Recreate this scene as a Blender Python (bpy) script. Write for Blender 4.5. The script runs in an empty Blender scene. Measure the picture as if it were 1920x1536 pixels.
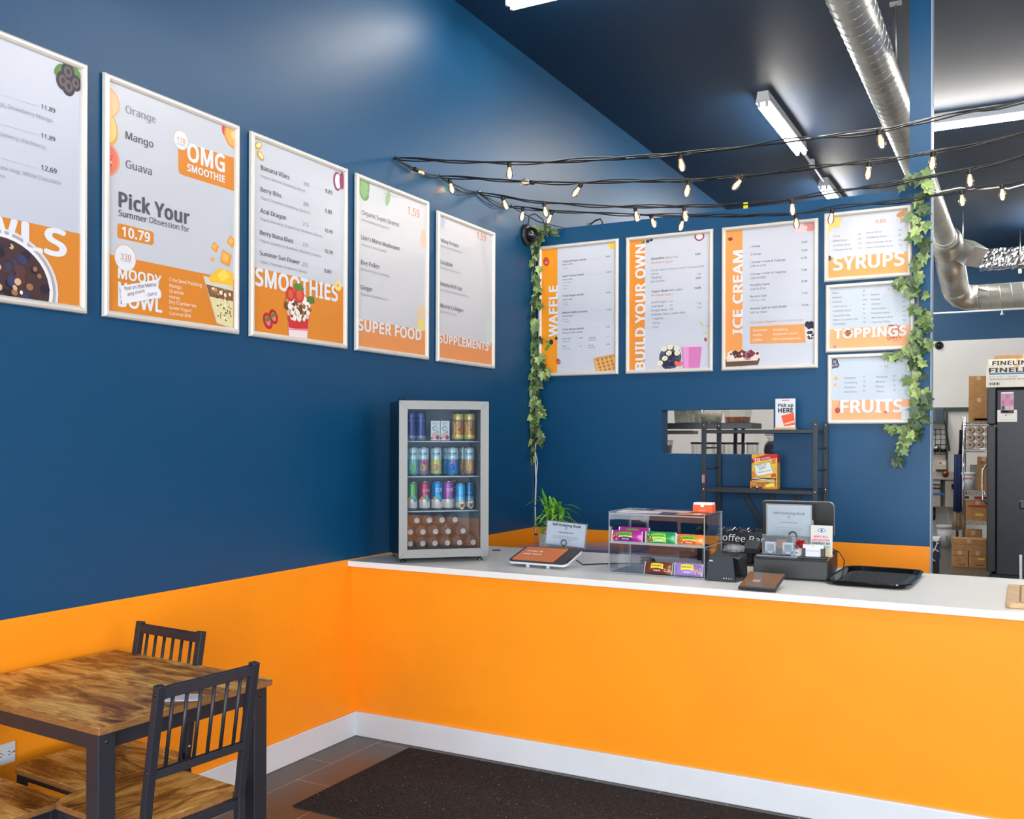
import bpy, math, random, os
from mathutils import Vector, Matrix, Euler
C = bpy.context.scene.collection
sc = bpy.context.scene
V = Vector
PI = math.pi
# ------------------------------------------------------------------ camera
CAM = V((3.098, -3.828, 1.549)); FPX = 1802.0; PPY = 824.15; YAW = -0.4915; ROLL = 0.0027
_F = V((math.sin(YAW), math.cos(YAW), 0)); _R = V((math.cos(YAW), -math.sin(YAW), 0)); _U = V((0, 0, 1))
_R, _U = _R*math.cos(ROLL)+_U*math.sin(ROLL), _U*math.cos(ROLL)-_R*math.sin(ROLL)
cam = bpy.data.cameras.new('camera'); cam.sensor_fit = 'HORIZONTAL'; cam.sensor_width = 36
cam.lens = FPX/1920*36; cam.shift_y = (PPY-768)/1920; cam.clip_start = 0.05
camo = bpy.data.objects.new('camera', cam); C.objects.link(camo)
camo.matrix_world = Matrix(((_R.x, _U.x, -_F.x, CAM.x), (_R.y, _U.y, -_F.y, CAM.y), (_R.z, _U.z, -_F.z, CAM.z), (0, 0, 0, 1)))
sc.camera = camo
def on(px, py, ax, v):
    "the point of the plane ax = v seen at photo pixel (px, py): used to read real positions off the walls, floor and counter"
    d = _F+_R*((px-960)/FPX)-_U*((py-PPY)/FPX); i = 'xyz'.index(ax)
    return CAM+d*((v-CAM[i])/d[i])
# ------------------------------------------------------------------ light and exposure
sc.view_settings.view_transform = 'Standard'; sc.view_settings.look = 'None'
sc.view_settings.gamma = 1; sc.view_settings.use_curve_mapping = False
sc.view_settings.exposure = -0.2
W = bpy.data.worlds.new('world'); sc.world = W; W.use_nodes = True
_bg = W.node_tree.nodes['Background']; _bg.inputs[0].default_value = (.80, .90, 1, 1); _bg.inputs[1].default_value = 1.0
def area(name, loc, rot, sx, sy, power, col):
    l = bpy.data.lights.new(name, 'AREA'); l.shape = 'RECTANGLE'; l.size = sx; l.size_y = sy; l.energy = power; l.color = col
    o = bpy.data.objects.new(name, l); C.objects.link(o); o.location = loc; o.rotation_euler = rot; return o
# daylight through the glazed shop front behind the camera
area('shopfront_daylight', (4.5, -6.9, 1.75), (PI/2, 0, 0), 6.8, 2.9, 720, (.92, .965, 1))
# side light added on the right, out of view, to brighten the left wall
area('added_side_light', (7.9, -2.3, 1.7), (PI/2, 0, PI/2), 2.8, 2.6, 190, (.94, .97, 1))
TUBE = 46.0          # strength of the fluorescent tubes
FIL = 45.0           # strength of the bulb filaments
# ------------------------------------------------------------------ materials
def lin(c):
    return tuple((x/12.92 if x <= .04045 else ((x+.055)/1.055)**2.4) for x in (v/255 for v in c))
_mats = {}
def M(name, col=(200, 200, 200), rough=.5, metal=0, emit=0, spec=.5, noise=0, nscale=20, bump=0, bscale=200, coat=0, sheen=0, alpha=1, stretch=None, col2=None):
    if name in _mats: return _mats[name]
    m = bpy.data.materials.new(name); m.use_nodes = True; nt = m.node_tree; p = nt.nodes['Principled BSDF']
    c = lin(col)+(1,)
    p.inputs['Base Color'].default_value = c; p.inputs['Roughness'].default_value = rough; p.inputs['Metallic'].default_value = metal
    p.inputs['Specular IOR Level'].default_value = spec; p.inputs['Coat Weight'].default_value = coat
    p.inputs['Sheen Weight'].default_value = sheen
    if emit: p.inputs['Emission Color'].default_value = c; p.inputs['Emission Strength'].default_value = emit
    def tex(scale, det=4):
        t = nt.nodes.new('ShaderNodeTexCoord'); mp = nt.nodes.new('ShaderNodeMapping'); n = nt.nodes.new('ShaderNodeTexNoise')
        nt.links.new(t.outputs['Object'], mp.inputs[0]); nt.links.new(mp.outputs[0], n.inputs['Vector'])
        if stretch: mp.inputs['Scale'].default_value = stretch
        n.inputs['Scale'].default_value = scale; n.inputs['Detail'].default_value = det; return n
    if noise or col2:
        n = tex(nscale); r = nt.nodes.new('ShaderNodeValToRGB'); nt.links.new(n.outputs['Fac'], r.inputs[0])
        a = lin(col2) if col2 else tuple(max(0, x*(1-noise)) for x in c[:3])
        b = c[:3] if col2 else tuple(min(1, x*(1+noise)) for x in c[:3])
        r.color_ramp.elements[0].position = .35; r.color_ramp.elements[1].position = .65
        r.color_ramp.elements[0].color = a+(1,); r.color_ramp.elements[1].color = b+(1,)
        nt.links.new(r.outputs[0], p.inputs['Base Color'])
    if bump:
        n = tex(bscale, 2); b = nt.nodes.new('ShaderNodeBump'); b.inputs['Strength'].default_value = bump; b.inputs['Distance'].default_value = .002
        nt.links.new(n.outputs['Fac'], b.inputs['Height']); nt.links.new(b.outputs[0], p.inputs['Normal'])
    _mats[name] = m; return m
def glassy(name, tint=(255, 255, 255), refl=.06, rough=.02, edge=.5, haze=0, hazecol=(220, 225, 230)):
    "thin clear sheet: mostly transparent, mirror-like reflection that grows towards grazing angles, optional milkiness"
    if name in _mats: return _mats[name]
    m = bpy.data.materials.new(name); m.use_nodes = True; nt = m.node_tree; nt.nodes.clear()
    o = nt.nodes.new('ShaderNodeOutputMaterial'); t = nt.nodes.new('ShaderNodeBsdfTransparent'); g = nt.nodes.new('ShaderNodeBsdfGlossy')
    lw = nt.nodes.new('ShaderNodeFresnel'); lw.inputs['IOR'].default_value = 1.45; mul = nt.nodes.new('ShaderNodeMath'); mul.operation = 'MULTIPLY_ADD'
    mul.inputs[1].default_value = edge; mul.inputs[2].default_value = refl
    t.inputs[0].default_value = lin(tint)+(1,); g.inputs[0].default_value = (1, 1, 1, 1); g.inputs['Roughness'].default_value = rough
    mx = nt.nodes.new('ShaderNodeMixShader'); nt.links.new(lw.outputs[0], mul.inputs[0]); nt.links.new(mul.outputs[0], mx.inputs[0])
    a = t.outputs[0]
    if haze:
        d = nt.nodes.new('ShaderNodeBsdfDiffuse'); d.inputs[0].default_value = lin(hazecol)+(1,); h = nt.nodes.new('ShaderNodeMixShader')
        h.inputs[0].default_value = haze; nt.links.new(t.outputs[0], h.inputs[1]); nt.links.new(d.outputs[0], h.inputs[2]); a = h.outputs[0]
    nt.links.new(a, mx.inputs[1]); nt.links.new(g.outputs[0], mx.inputs[2]); nt.links.new(mx.outputs[0], o.inputs[0])
    _mats[name] = m; return m
def P(col, rough=.45): return M('print_%02x%02x%02x_%d' % (tuple(col)+(int(rough*100),)), col, rough, spec=.3)
BLUE = (4, 67, 105); ORANGE = (250, 148, 18)
m_blue = M('blue_wall_paint', BLUE, .43, spec=.33, bump=.12, bscale=260)
m_orange = M('orange_wall_paint', ORANGE, .5, spec=.35, bump=.12, bscale=260, noise=.03, nscale=3)
m_ceil = M('navy_ceiling_paint', (12, 46, 76), .5, spec=.35, bump=.05)
m_white = M('white_trim_paint', (212, 215, 220), .4, noise=.02, nscale=8)
m_kwhite = M('white_washable_panel', (224, 223, 220), .35, noise=.02, nscale=2)
m_counter = M('white_counter_laminate', (232, 230, 226), .3, noise=.015, nscale=4)
m_steel = M('brushed_steel', (122, 122, 120), .40, .95, noise=.025, nscale=30, stretch=(1, 1, 14))
m_galv = M('galvanised_steel', (196, 196, 190), .38, .85, noise=.10, nscale=5)
m_chrome = M('chrome_wire', (215, 215, 215), .15, 1)
m_blk = M('black_plastic', (26, 28, 31), .42, noise=.05)
m_blkg = M('black_gloss_plastic', (14, 15, 17), .12, noise=.05)
m_navysteel = M('dark_powder_coated_steel', (30, 34, 44), .45, noise=.06, nscale=60, bump=.05, bscale=900)
m_card = M('brown_cardboard', (176, 132, 84), .8, noise=.08, nscale=14)
m_alu = M('silver_white_frame', (216, 211, 203), .4, .15, noise=.02)
m_paper = M('white_paper', (208, 211, 218), .5, noise=.01)
m_acry = glassy('clear_acrylic', (250, 251, 252), .0, .02, .5)
m_edge = glassy('acrylic_edge', (206, 216, 222), .01, .1, .6, .30, (226, 234, 238))
m_glass = glassy('clear_glass', (245, 250, 250), .03, .02, .8)
# ------------------------------------------------------------------ mesh building
_tc = {}
try: _font = bpy.data.fonts.load(os.path.join(bpy.utils.system_resource('DATAFILES'), 'fonts', 'NotoSansHebrew-Regular.woff2'))   # ships with Blender
except Exception: _font = None
_cap = .573 if _font else .682
def glyphs(s, bold):
    k = (s, bold)
    if k not in _tc:
        c = bpy.data.curves.new('lettering', 'FONT'); c.body = s; c.size = 1; c.resolution_u = 2
        c.space_character = (1, 1.02, 1.06)[bold]
        if _font: c.font = _font
        o = bpy.data.objects.new('lettering', c); C.objects.link(o)
        me = o.evaluated_get(bpy.context.evaluated_depsgraph_get()).to_mesh()
        vs = [(v.co.x, v.co.y) for v in me.vertices]; fs = [tuple(p.vertices) for p in me.polygons]
        bpy.data.objects.remove(o); bpy.data.curves.remove(c)
        x0 = min(v[0] for v in vs); x1 = max(v[0] for v in vs)
        e = (0, .011, .036)[bold]; sh = [(0, 0)]
        if bold: sh = [(-e, 0), (e, 0)] if bold == 1 else [(e*math.cos(q*PI/4), e*math.sin(q*PI/4)*.75) for q in range(8)]+[(0, 0)]
        V2 = []; F2 = []                       # heavier weights: the outline repeated round a small circle
        for n_, (dx, dy) in enumerate(sh):
            F2 += [tuple(i+len(V2) for i in f) for f in fs]; V2 += [(x+dx, y+dy, n_*.00004) for x, y in vs]
        x0 -= e; x1 += e
        _tc[k] = ([((x-x0)/(x1-x0), y/(x1-x0), o_) for x, y, o_ in V2], F2, (_cap+e*.75)/(x1-x0))
    return _tc[k]
class MB:
    def __init__(s): s.v = []; s.f = []; s.m = []; s.sm = []; s.mats = []; s.X = None
    def mi(s, m):
        if m not in s.mats: s.mats.append(m)
        return s.mats.index(m)
    def vv(s, p):
        p = V(p); s.v.append(s.X @ p if s.X is not None else p); return len(s.v)-1
    def face(s, idx, m, smooth=False): s.f.append(tuple(idx)); s.m.append(s.mi(m)); s.sm.append(smooth)
    def poly(s, pts, m): s.face([s.vv(p) for p in pts], m); return s
    def box(s, a, b, m, M4=None):
        (x0, y0, z0), (x1, y1, z1) = a, b
        ps = [(x0, y0, z0), (x1, y0, z0), (x1, y1, z0), (x0, y1, z0), (x0, y0, z1), (x1, y0, z1), (x1, y1, z1), (x0, y1, z1)]
        i = [s.vv(M4 @ V(p) if M4 is not None else p) for p in ps]
        for q in ((3, 2, 1, 0), (4, 5, 6, 7), (0, 1, 5, 4), (1, 2, 6, 5), (2, 3, 7, 6), (3, 0, 4, 7)): s.face([i[k] for k in q], m)
        return s
    def bar(s, a, b, w, d, m, up=(0, 0, 1)):
        "rectangular bar from a to b, w across, d the other way"
        a, b = V(a), V(b); t = (b-a).normalized(); u = V(up)
        if abs(t.dot(u)) > .98: u = V((1, 0, 0))
        r = t.cross(u).normalized(); u = r.cross(t)
        return s.box((-w/2, 0, -d/2), (w/2, (b-a).length, d/2), m, Matrix(((r.x, t.x, u.x, a.x), (r.y, t.y, u.y, a.y), (r.z, t.z, u.z, a.z), (0, 0, 0, 1))))
    def tube(s, pts, r, m, n=8, cap=True, smooth=True):
        pts = [V(p) for p in pts]; rs = r if isinstance(r, (list, tuple)) else [r]*len(pts); rings = []; u = None
        for i, p in enumerate(pts):
            t = (pts[min(i+1, len(pts)-1)]-pts[max(i-1, 0)]).normalized()
            if u is None: u = t.cross(V((0, 0, 1)) if abs(t.z) < .95 else V((1, 0, 0))).normalized()
            u = (u-t*u.dot(t)).normalized(); w = t.cross(u)
            rings.append([s.vv(p+(u*math.cos(2*PI*k/n)+w*math.sin(2*PI*k/n))*rs[i]) for k in range(n)])
        for a, b in zip(rings, rings[1:]):
            for k in range(n): s.face((a[k], a[(k+1) % n], b[(k+1) % n], b[k]), m, smooth)
        if cap: s.face(rings[0][::-1], m); s.face(rings[-1], m)
        return s
    def lathe(s, prof, m, n=20, M4=None, smooth=True):
        "prof: (r, z) or (r, z, material of the band above it)"
        rings = []
        for q in prof:
            rings.append([s.vv((M4 @ V((max(q[0], 1e-5)*math.cos(2*PI*k/n), max(q[0], 1e-5)*math.sin(2*PI*k/n), q[1]))) if M4 is not None else (max(q[0], 1e-5)*math.cos(2*PI*k/n), max(q[0], 1e-5)*math.sin(2*PI*k/n), q[1])) for k in range(n)])
        for j, (a, b) in enumerate(zip(rings, rings[1:])):
            mm = prof[j][2] if len(prof[j]) > 2 else m
            for k in range(n): s.face((a[k], a[(k+1) % n], b[(k+1) % n], b[k]), mm, smooth)
        return s
    def prism(s, pts, h, m, M4=None):
        "pts: closed outline (x, y); extruded from z = h[0] to h[1]"
        a = [s.vv(M4 @ V((x, y, h[0])) if M4 is not None else (x, y, h[0])) for x, y in pts]
        b = [s.vv(M4 @ V((x, y, h[1])) if M4 is not None else (x, y, h[1])) for x, y in pts]
        s.face(a[::-1], m); s.face(b, m)
        for k in range(len(a)): s.face((a[k], a[(k+1) % len(a)], b[(k+1) % len(a)], b[k]), m)
        return s
    def text(s, t, A, B, up, m, bold=1, h=None, nrm=None, off=.0012):
        "lettering from A to B (baseline); h: capital height, else as the font has it"
        vs, fs, cap = glyphs(t, bold); A, B, up = V(A), V(B), V(up); d = B-A; L = d.length
        n = V(nrm) if nrm is not None else d.cross(up).normalized(); ky = (h/(cap*L) if h else 1)*L
        i0 = [s.vv(A+d*x+up*(y*ky)+n*(off+o_)) for x, y, o_ in vs]
        for f in fs: s.face([i0[k] for k in f], m)
        return s
    def build(s, name, parent=None, bev=0, loc=None, world=False, seg=2, local=False):
        me = bpy.data.meshes.new(name)
        o = bpy.data.objects.new(name, me); C.objects.link(o)
        off = V((0, 0, 0))
        if parent is not None:
            o.parent = parent
            if world:
                q = parent
                while q: off = off+V(q.location); q = q.parent
        elif loc is not None:
            o.location = loc
            if not local: off = V(loc)
        me.from_pydata([tuple(p-off) for p in s.v], [], s.f)
        for m in s.mats: me.materials.append(m)
        me.polygons.foreach_set('material_index', s.m); me.polygons.foreach_set('use_smooth', s.sm); me.update()
        if bev:
            b = o.modifiers.new('edge', 'BEVEL'); b.width = bev; b.segments = seg; b.limit_method = 'ANGLE'; b.angle_limit = .9
        return o
def tag(o, label=None, cat=None, group=None, kind=None):
    for k, v in (('label', label), ('category', cat), ('group', group), ('kind', kind)):
        if v: o[k] = v
    return o
def thing(name, label, cat, loc, rz=0, group=None):
    o = bpy.data.objects.new(name, None); C.objects.link(o); o.location = loc; o.rotation_euler = (0, 0, rz); o.empty_display_size = .05
    return tag(o, label, cat, group)
def struct(name, mb, bev=0): return tag(mb.build(name, bev=bev), kind='structure')
def copy_tree(o, parent=None):
    c = o.copy(); C.objects.link(c)
    if parent is not None: c.parent = parent
    for ch in list(o.children): copy_tree(ch, c)
    return c
def rrect(x0, y0, x1, y1, r, n=4):
    return [(cx+r*math.cos(a0+k*PI/2/n), cy+r*math.sin(a0+k*PI/2/n)) for cx, cy, a0 in ((x1-r, y1-r, 0), (x0+r, y1-r, PI/2), (x0+r, y0+r, PI), (x1-r, y0+r, 1.5*PI)) for k in range(n+1)]
def frame4(o, x, y, z):
    x, y, z = V(x).normalized(), V(y).normalized(), V(z).normalized()
    return Matrix(((x.x, y.x, z.x, o[0]), (x.y, y.y, z.y, o[1]), (x.z, y.z, z.z, o[2]), (0, 0, 0, 1)))
R = random.Random(7)
# ------------------------------------------------------------------ the room
YB, ZB, HC, ZC, YR = 2.319, .924, .92, 4.24, 12.1
XR, YF = 8.0, -7.0
# floor: dark porcelain planks with pale joints
mf = bpy.data.materials.new('dark_floor_tile'); mf.use_nodes = True; nt = mf.node_tree; p = nt.nodes['Principled BSDF']
tcn = nt.nodes.new('ShaderNodeTexCoord'); mp = nt.nodes.new('ShaderNodeMapping'); br = nt.nodes.new('ShaderNodeTexBrick')
mp.inputs['Rotation'].default_value = (0, 0, PI/2); mp.inputs['Location'].default_value = (.165, -.18+.3, 0)
nt.links.new(tcn.outputs['Object'], mp.inputs[0]); nt.links.new(mp.outputs[0], br.inputs['Vector'])
br.offset = .42; br.inputs['Scale'].default_value = 1; br.inputs['Brick Width'].default_value = .6; br.inputs['Row Height'].default_value = .3
br.inputs['Mortar Size'].default_value = .0022; br.inputs['Mortar Smooth'].default_value = .1; br.inputs['Bias'].default_value = 0
br.inputs['Color1'].default_value = lin((84, 80, 76))+(1,); br.inputs['Color2'].default_value = lin((92, 88, 84))+(1,); br.inputs['Mortar'].default_value = lin((178, 168, 156))+(1,)
ns = nt.nodes.new('ShaderNodeTexNoise'); ns.inputs['Scale'].default_value = 6; ns.inputs['Detail'].default_value = 8; nt.links.new(tcn.outputs['Object'], ns.inputs['Vector'])
mxc = nt.nodes.new('ShaderNodeMix'); mxc.data_type = 'RGBA'; mxc.blend_type = 'MULTIPLY'; mxc.inputs[0].default_value = .5
nt.links.new(br.outputs['Color'], mxc.inputs[6]); nt.links.new(ns.outputs['Fac'], mxc.inputs[7]); nt.links.new(mxc.outputs[2], p.inputs['Base Color'])
p.inputs['Roughness'].default_value = .32
struct('floor', MB().box((-.15, YF, -.1), (XR, YR+.1, 0), mf))
struct('ceiling', MB().box((-.15, YF, ZC), (XR, YR+.1, ZC+.1), m_ceil))
b = MB()                                            # left wall: blue over an orange dado, white wash panels in the kitchen
b.box((-.15, YF, 0), (0, YB+.06, ZB), m_orange).box((-.15, YF, ZB), (0, YB+.06, ZC), m_blue)
b.box((-.15, YB+.06, 0), (0, YR, 3.03), m_kwhite).box((-.15, YB+.06, 3.03), (0, YR, ZC), m_blue)
struct('wall_left', b)
b = MB()                                            # menu wall with the pass-through hatch
T = .125
wx0, wx1, wz0, wz1 = .943, 1.686, 1.457, 1.748
for z0, z1, m in ((0, ZB, m_orange), (ZB, 3.04, m_blue)):
    if z0 == 0: b.box((0, YB, z0), (2.6, YB+T, z1), m)
b.box((0, YB, ZB), (wx0, YB+T, 3.04), m_blue).box((wx1, YB, ZB), (2.6, YB+T, 3.04), m_blue)
b.box((wx0, YB, ZB), (wx1, YB+T, wz0), m_blue).box((wx0, YB, wz1), (wx1, YB+T, 3.04), m_blue)
struct('wall_back', b)
struct('column', MB().box((2.481, YB+.001, 3.04), (2.6, YB+T, ZC), m_blue))
struct('trim_1', MB().box((2.5985, YB-.003, .0), (2.604, YB+T+.003, ZC), M('pale_corner_bead', (150, 166, 186), .5, noise=.03)))
struct('wall_rear', MB().box((-.15, YR, 0), (XR, YR+.15, 3.06), m_kwhite).box((-.15, YR, 3.06), (XR, YR+.15, ZC), m_blue))
struct('wall_right', MB().box((XR, -.9, 0), (XR+.15, YR, ZB), m_orange).box((XR, -.9, ZB), (XR+.15, YR, ZC), m_blue).box((XR, YF, 0), (XR+.15, -.9, .4), m_orange).box((XR, YF, 3.0), (XR+.15, -.9, ZC), m_blue).box((XR, YF, .4), (XR+.15, -3.8, 3.0), m_blue))  # opening left for the added side light
b = MB()
b.box((-.15, YF-.15, 0), (1.0, YF, ZC), m_blue).box((7.9, YF-.15, 0), (XR+.15, YF, ZC), m_blue).box((1.0, YF-.15, 3.2), (7.9, YF, ZC), m_blue).box((1.0, YF-.15, 0), (7.9, YF, .3), m_blue)
struct('wall_front', b)
# half wall that carries the counter: leans back a little towards its foot
b = MB()
i = [(0, .19, .885), (4.9, .19, .885), (4.9, .237, 0), (0, .237, 0), (0, .36, .885), (4.9, .36, .885), (4.9, .36, 0), (0, .36, 0)]
for q in ((0, 3, 2, 1), (1, 2, 6, 5), (5, 6, 7, 4), (4, 7, 3, 0), (0, 1, 5, 4)): b.poly([i[k] for k in q], m_orange)
struct('wall_counter', b)
def skirt(name, a, bb):
    return struct(name, MB().box(a, bb, m_white), .004)
skirt('baseboard_front', (0.0, .214, 0), (4.9, .245, .126))
skirt('baseboard_left', (0, YF, 0), (.013, .22, .126))
# ------------------------------------------------------------------ worktop
b = MB().box((.003, .153, HC-.030), (4.95, 1.118, HC), m_counter)
ct = tag(b.build('countertop', bev=.003, loc=(2.4, .6, HC-.03)), 'long white laminate counter top on the orange half wall', 'countertop')
g = MB(); q = on(931, 1032.5, 'z', HC)
g.lathe([(.016, .0005), (.021, .003), (.024, .003), (.026, .0005)], M('grommet_black', (20, 20, 22), .4), 24, Matrix.Translation((q.x, q.y, HC)))
g.build('cable_grommet', ct, world=True)
# ------------------------------------------------------------------ menu posters
T1 = (0, 40, 2.561); T2 = (440, 230, 3.2); T3 = (960, 380, 4.5175); T4 = (1330, 370, 3.3395)
GREY = (52, 52, 58); MID = (104, 104, 112); PALE = (150, 150, 158); OR = (222, 124, 34); WH = (218, 220, 227)
class Poster:
    "a print in a snap frame on the wall plane ax = v; art() methods take readings off the photo and lay them on the sheet"
    def __init__(s, ax, rect, T, label, bandcol=OR, sheetcol=(196, 200, 210)):
        s.ax = ax; s.T = T; s.a0, s.a1, s.z0, s.z1 = rect; s.gap = .006
        s.v = s.gap+.004 if ax == 'x' else YB-s.gap-.004
        s.n = V((1, 0, 0)) if ax == 'x' else V((0, -1, 0)); s.r = V((0, 1, 0)) if ax == 'x' else V((1, 0, 0)); s.bc = bandcol
        mid = (s.a0+s.a1)/2
        s.root = thing('menu_poster', label, 'menu board', (s.gap, mid, s.z0) if ax == 'x' else (mid, YB-s.gap, s.z0), 0, 'framed menu boards on the blue walls')
        s.b = MB(); s.k = 0
        fw = .027; s.i0, s.i1, s.j0, s.j1 = s.a0+fw-.004, s.a1-fw+.004, s.z0+fw-.004, s.z1-fw+.004
        s.b.poly([s.W(s.i0, s.j0), s.W(s.i1, s.j0), s.W(s.i1, s.j1), s.W(s.i0, s.j1)], P(sheetcol, .3))
        f = MB(); prof = ((0, 0), (.002, .013), (.009, .019), (.018, .019), (.025, .013), (fw, .004))
        ring = [[V(s.W(a, z))+s.n*(h-.004) for a, z in ((s.a0+d, s.z0+d), (s.a1-d, s.z0+d), (s.a1-d, s.z1-d), (s.a0+d, s.z1-d))] for d, h in prof]
        for p, q in zip(ring, ring[1:]):
            for k in range(4): f.poly([p[k], p[(k+1) % 4], q[(k+1) % 4], q[k]], m_alu)
        f.poly([V(s.W(a, z))-s.n*.004 for a, z in ((s.a0, s.z0), (s.a0, s.z1), (s.a1, s.z1), (s.a1, s.z0))], m_alu)
        s.f = f
    def W(s, a, z, off=0): return V((s.v+off, a, z)) if s.ax == 'x' else V((a, s.v-off, z))
    def uv(s, x, y):
        q = on(s.T[0]+x/s.T[2], s.T[1]+y/s.T[2], s.ax, s.v); return (q.y if s.ax == 'x' else q.x), q.z
    def t(s, txt, x0, y0, x1, y1, col=GREY, bold=1, h=None, off=.0016):
        a, z = s.uv(x0, y0); a1, z1 = s.uv(x1, y1); z = (z+z1)/2
        s.b.text(txt, s.W(a, z), s.W(a1, z), (0, 0, 1), P(col), bold, h, s.n, off); return s
    def tz(s, txt, a0, a1, z, col, bold, h, off=.0016):
        s.b.text(txt, s.W(a0, z), s.W(a1, z), (0, 0, 1), P(col), bold, h, s.n, off); return s
    def vert(s, txt, x, y0, y1, xcap, col=WH):
        a, z0 = s.uv(x, y0); _, z1 = s.uv(x, y1); ac, _ = s.uv(xcap, (y0+y1)/2)
        s.b.text(txt, s.W(a, z0), s.W(a, z1), -s.r, P(col), 2, abs(a-ac), s.n, .0016); return s
    def pg(s, pts, col, off=.0008, raw=False):
        "polygon clipped to the sheet"
        q = [tuple(p) if raw else s.uv(*p) for p in pts]
        for k, lim, sg in ((0, s.i0, 1), (0, s.i1, -1), (1, s.j0, 1), (1, s.j1, -1)):
            o = []
            for a, c in zip(q, q[1:]+q[:1]):
                ia, ic = (a[k]-lim)*sg >= 0, (c[k]-lim)*sg >= 0
                if ia: o.append(a)
                if ia != ic:
                    t = (lim-a[k])/(c[k]-a[k]); o.append((a[0]+(c[0]-a[0])*t, a[1]+(c[1]-a[1])*t))
            q = o
            if len(q) < 3: return s
        s.k += 1
        s.b.poly([s.W(a, z, off+s.k*.000004) for a, z in q], P(col)); return s
    def band(s, x0, y0, x1, y1):
        z = (s.uv(x0, y0)[1]+s.uv(x1, y1)[1])/2; s.bz = z
        return s.pg([(s.i0, s.j0), (s.i1, s.j0), (s.i1, z), (s.i0, z)], s.bc, .0003, True)
    def col(s, x, y):
        a = s.uv(x, y)[0]; return s.pg([(s.i0, s.j0), (a, s.j0), (a, s.j1), (s.i0, s.j1)], s.bc, .0003, True)
    def ell(s, x, y, ru, rv, col, off=.001, n=20, wob=0, rot=0):
        a, z = s.uv(x, y); pts = []
        for k in range(n):
            w = 1+(R.uniform(-wob, wob) if wob else 0); e, g = ru*w*math.cos(2*PI*k/n), rv*w*math.sin(2*PI*k/n)
            pts.append((a+e*math.cos(rot)-g*math.sin(rot), z+e*math.sin(rot)+g*math.cos(rot)))
        return s.pg(pts, col, off, True)
    def scat(s, x, y, ru, rv, cols, n, r0, r1, off=.0012, wob=.2):
        a, z = s.uv(x, y)
        for _ in range(n):
            t, d = R.uniform(0, 2*PI), math.sqrt(R.random()); ca, cz = a+ru*d*math.cos(t), z+rv*d*math.sin(t); r = R.uniform(r0, r1); e = R.uniform(.7, 1.1); ph = R.uniform(0, PI)
            s.pg([(ca+r*(math.cos(q)*math.cos(ph)-e*math.sin(q)*math.sin(ph)), cz+r*(math.cos(q)*math.sin(ph)+e*math.sin(q)*math.cos(ph))) for q in (2*PI*k/9 for k in range(9))], R.choice(cols), off, True)
        return s
    def slice_(s, x, y, r, rind, flesh, core):
        s.ell(x, y, r, r, rind).ell(x, y, r*.86, r*.86, flesh, .0011).ell(x, y, r*.3, r*.3, core, .0012); return s
    def berry(s, x, y, r, col=(178, 40, 44), rot=.5):
        s.ell(x, y, r*.75, r, col, rot=rot).ell(x, y, r*.4, r*.6, (226, 120, 116), .0011, rot=rot).ell(x-2, y-r*260, r*.5, r*.25, (84, 120, 52), .0012, rot=rot); return s
    def done(s):
        s.f.build('frame', s.root, world=True); s.b.build('printed_sheet', s.root, world=True); return s
BERRY = [(44, 34, 52), (62, 44, 60), (32, 30, 46), (86, 52, 56), (52, 58, 92)]
GRAN = [(150, 100, 58), (112, 72, 42), (188, 140, 88), (236, 226, 210), (96, 62, 40)]
LZ0, LZ1 = 2.011, 2.938
# --- left wall, the cropped first board
p = Poster('x', (-2.125, -1.423, LZ0, LZ1), T1, 'framed white menu ending in VLS letters over a dark berry bowl, cut by photo edge', (206, 128, 44), (188, 192, 204))
p.band(0, 940, 375, 1015)
a0 = p.uv(100, 1060)[0]; a1 = p.uv(320, 1060)[0]; zb = p.uv(210, 1112)[1]; p.tz('LS', a0, a1, zb, WH, 2, p.bz-zb)
p.tz('BOW', a0-(a1-a0)*1.98, a0-.012, zb, WH, 2, p.bz-zb)
aw, zw = p.uv(-12, 1268); s0 = p
for ru, colr, o in ((.232, (210, 208, 212), .0018), (.222, (164, 160, 168), .0019), (.210, (226, 224, 224), .0020), (.196, (66, 46, 50), .0021)):
    p.pg([(aw+ru*math.cos(2*PI*k/40), zw+ru*.86*math.sin(2*PI*k/40)) for k in range(40)], colr, o, True)
p.scat(-12, 1268, .178, .15, BERRY+[(72, 42, 34), (40, 30, 30)], 90, .014, .026, .0024)
p.scat(-12, 1268, .175, .148, [(236, 226, 208), (206, 168, 128), (150, 104, 70), (58, 40, 60)], 46, .007, .014, .0028)
p.t('11.89', 197, 420, 264, 441).t('y), Strawberry Mango', 0, 410, 250, 483, PALE, 0).t('11.89', 197, 557, 264, 579).t('spberry, Blackberry,', 0, 553, 222, 612, PALE, 0)
p.t('12.69', 197, 714, 271, 732).t('ate chip, White Chocolate', 0, 712, 290, 785, PALE, 0).t('na', 0, 748, 23, 754, PALE, 0)
for x0, y0, x1, y1 in ((0, 350, 180, 408), (0, 492, 180, 546), (0, 656, 178, 706)): p.pg([(x0, y0), (x1, y1), (x1, y1+1.4), (x0, y0+1.4)], (170, 170, 176))
for x, y, r in ((325, 243, .034), (300, 285, .034), (362, 298, .030), (327, 312, .036)): p.ell(x, y, r*.8, r, (48, 42, 52)).ell(x, y, r*.5, r*.62, (96, 86, 94), .0014).ell(x+2, y, r*.2, r*.3, (44, 40, 50), .0016)
for x, y, q in ((282, 232, -.6), (366, 248, .6)): p.ell(x, y, .014, .028, (88, 132, 66), .0009, rot=q)
p.done()
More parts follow.
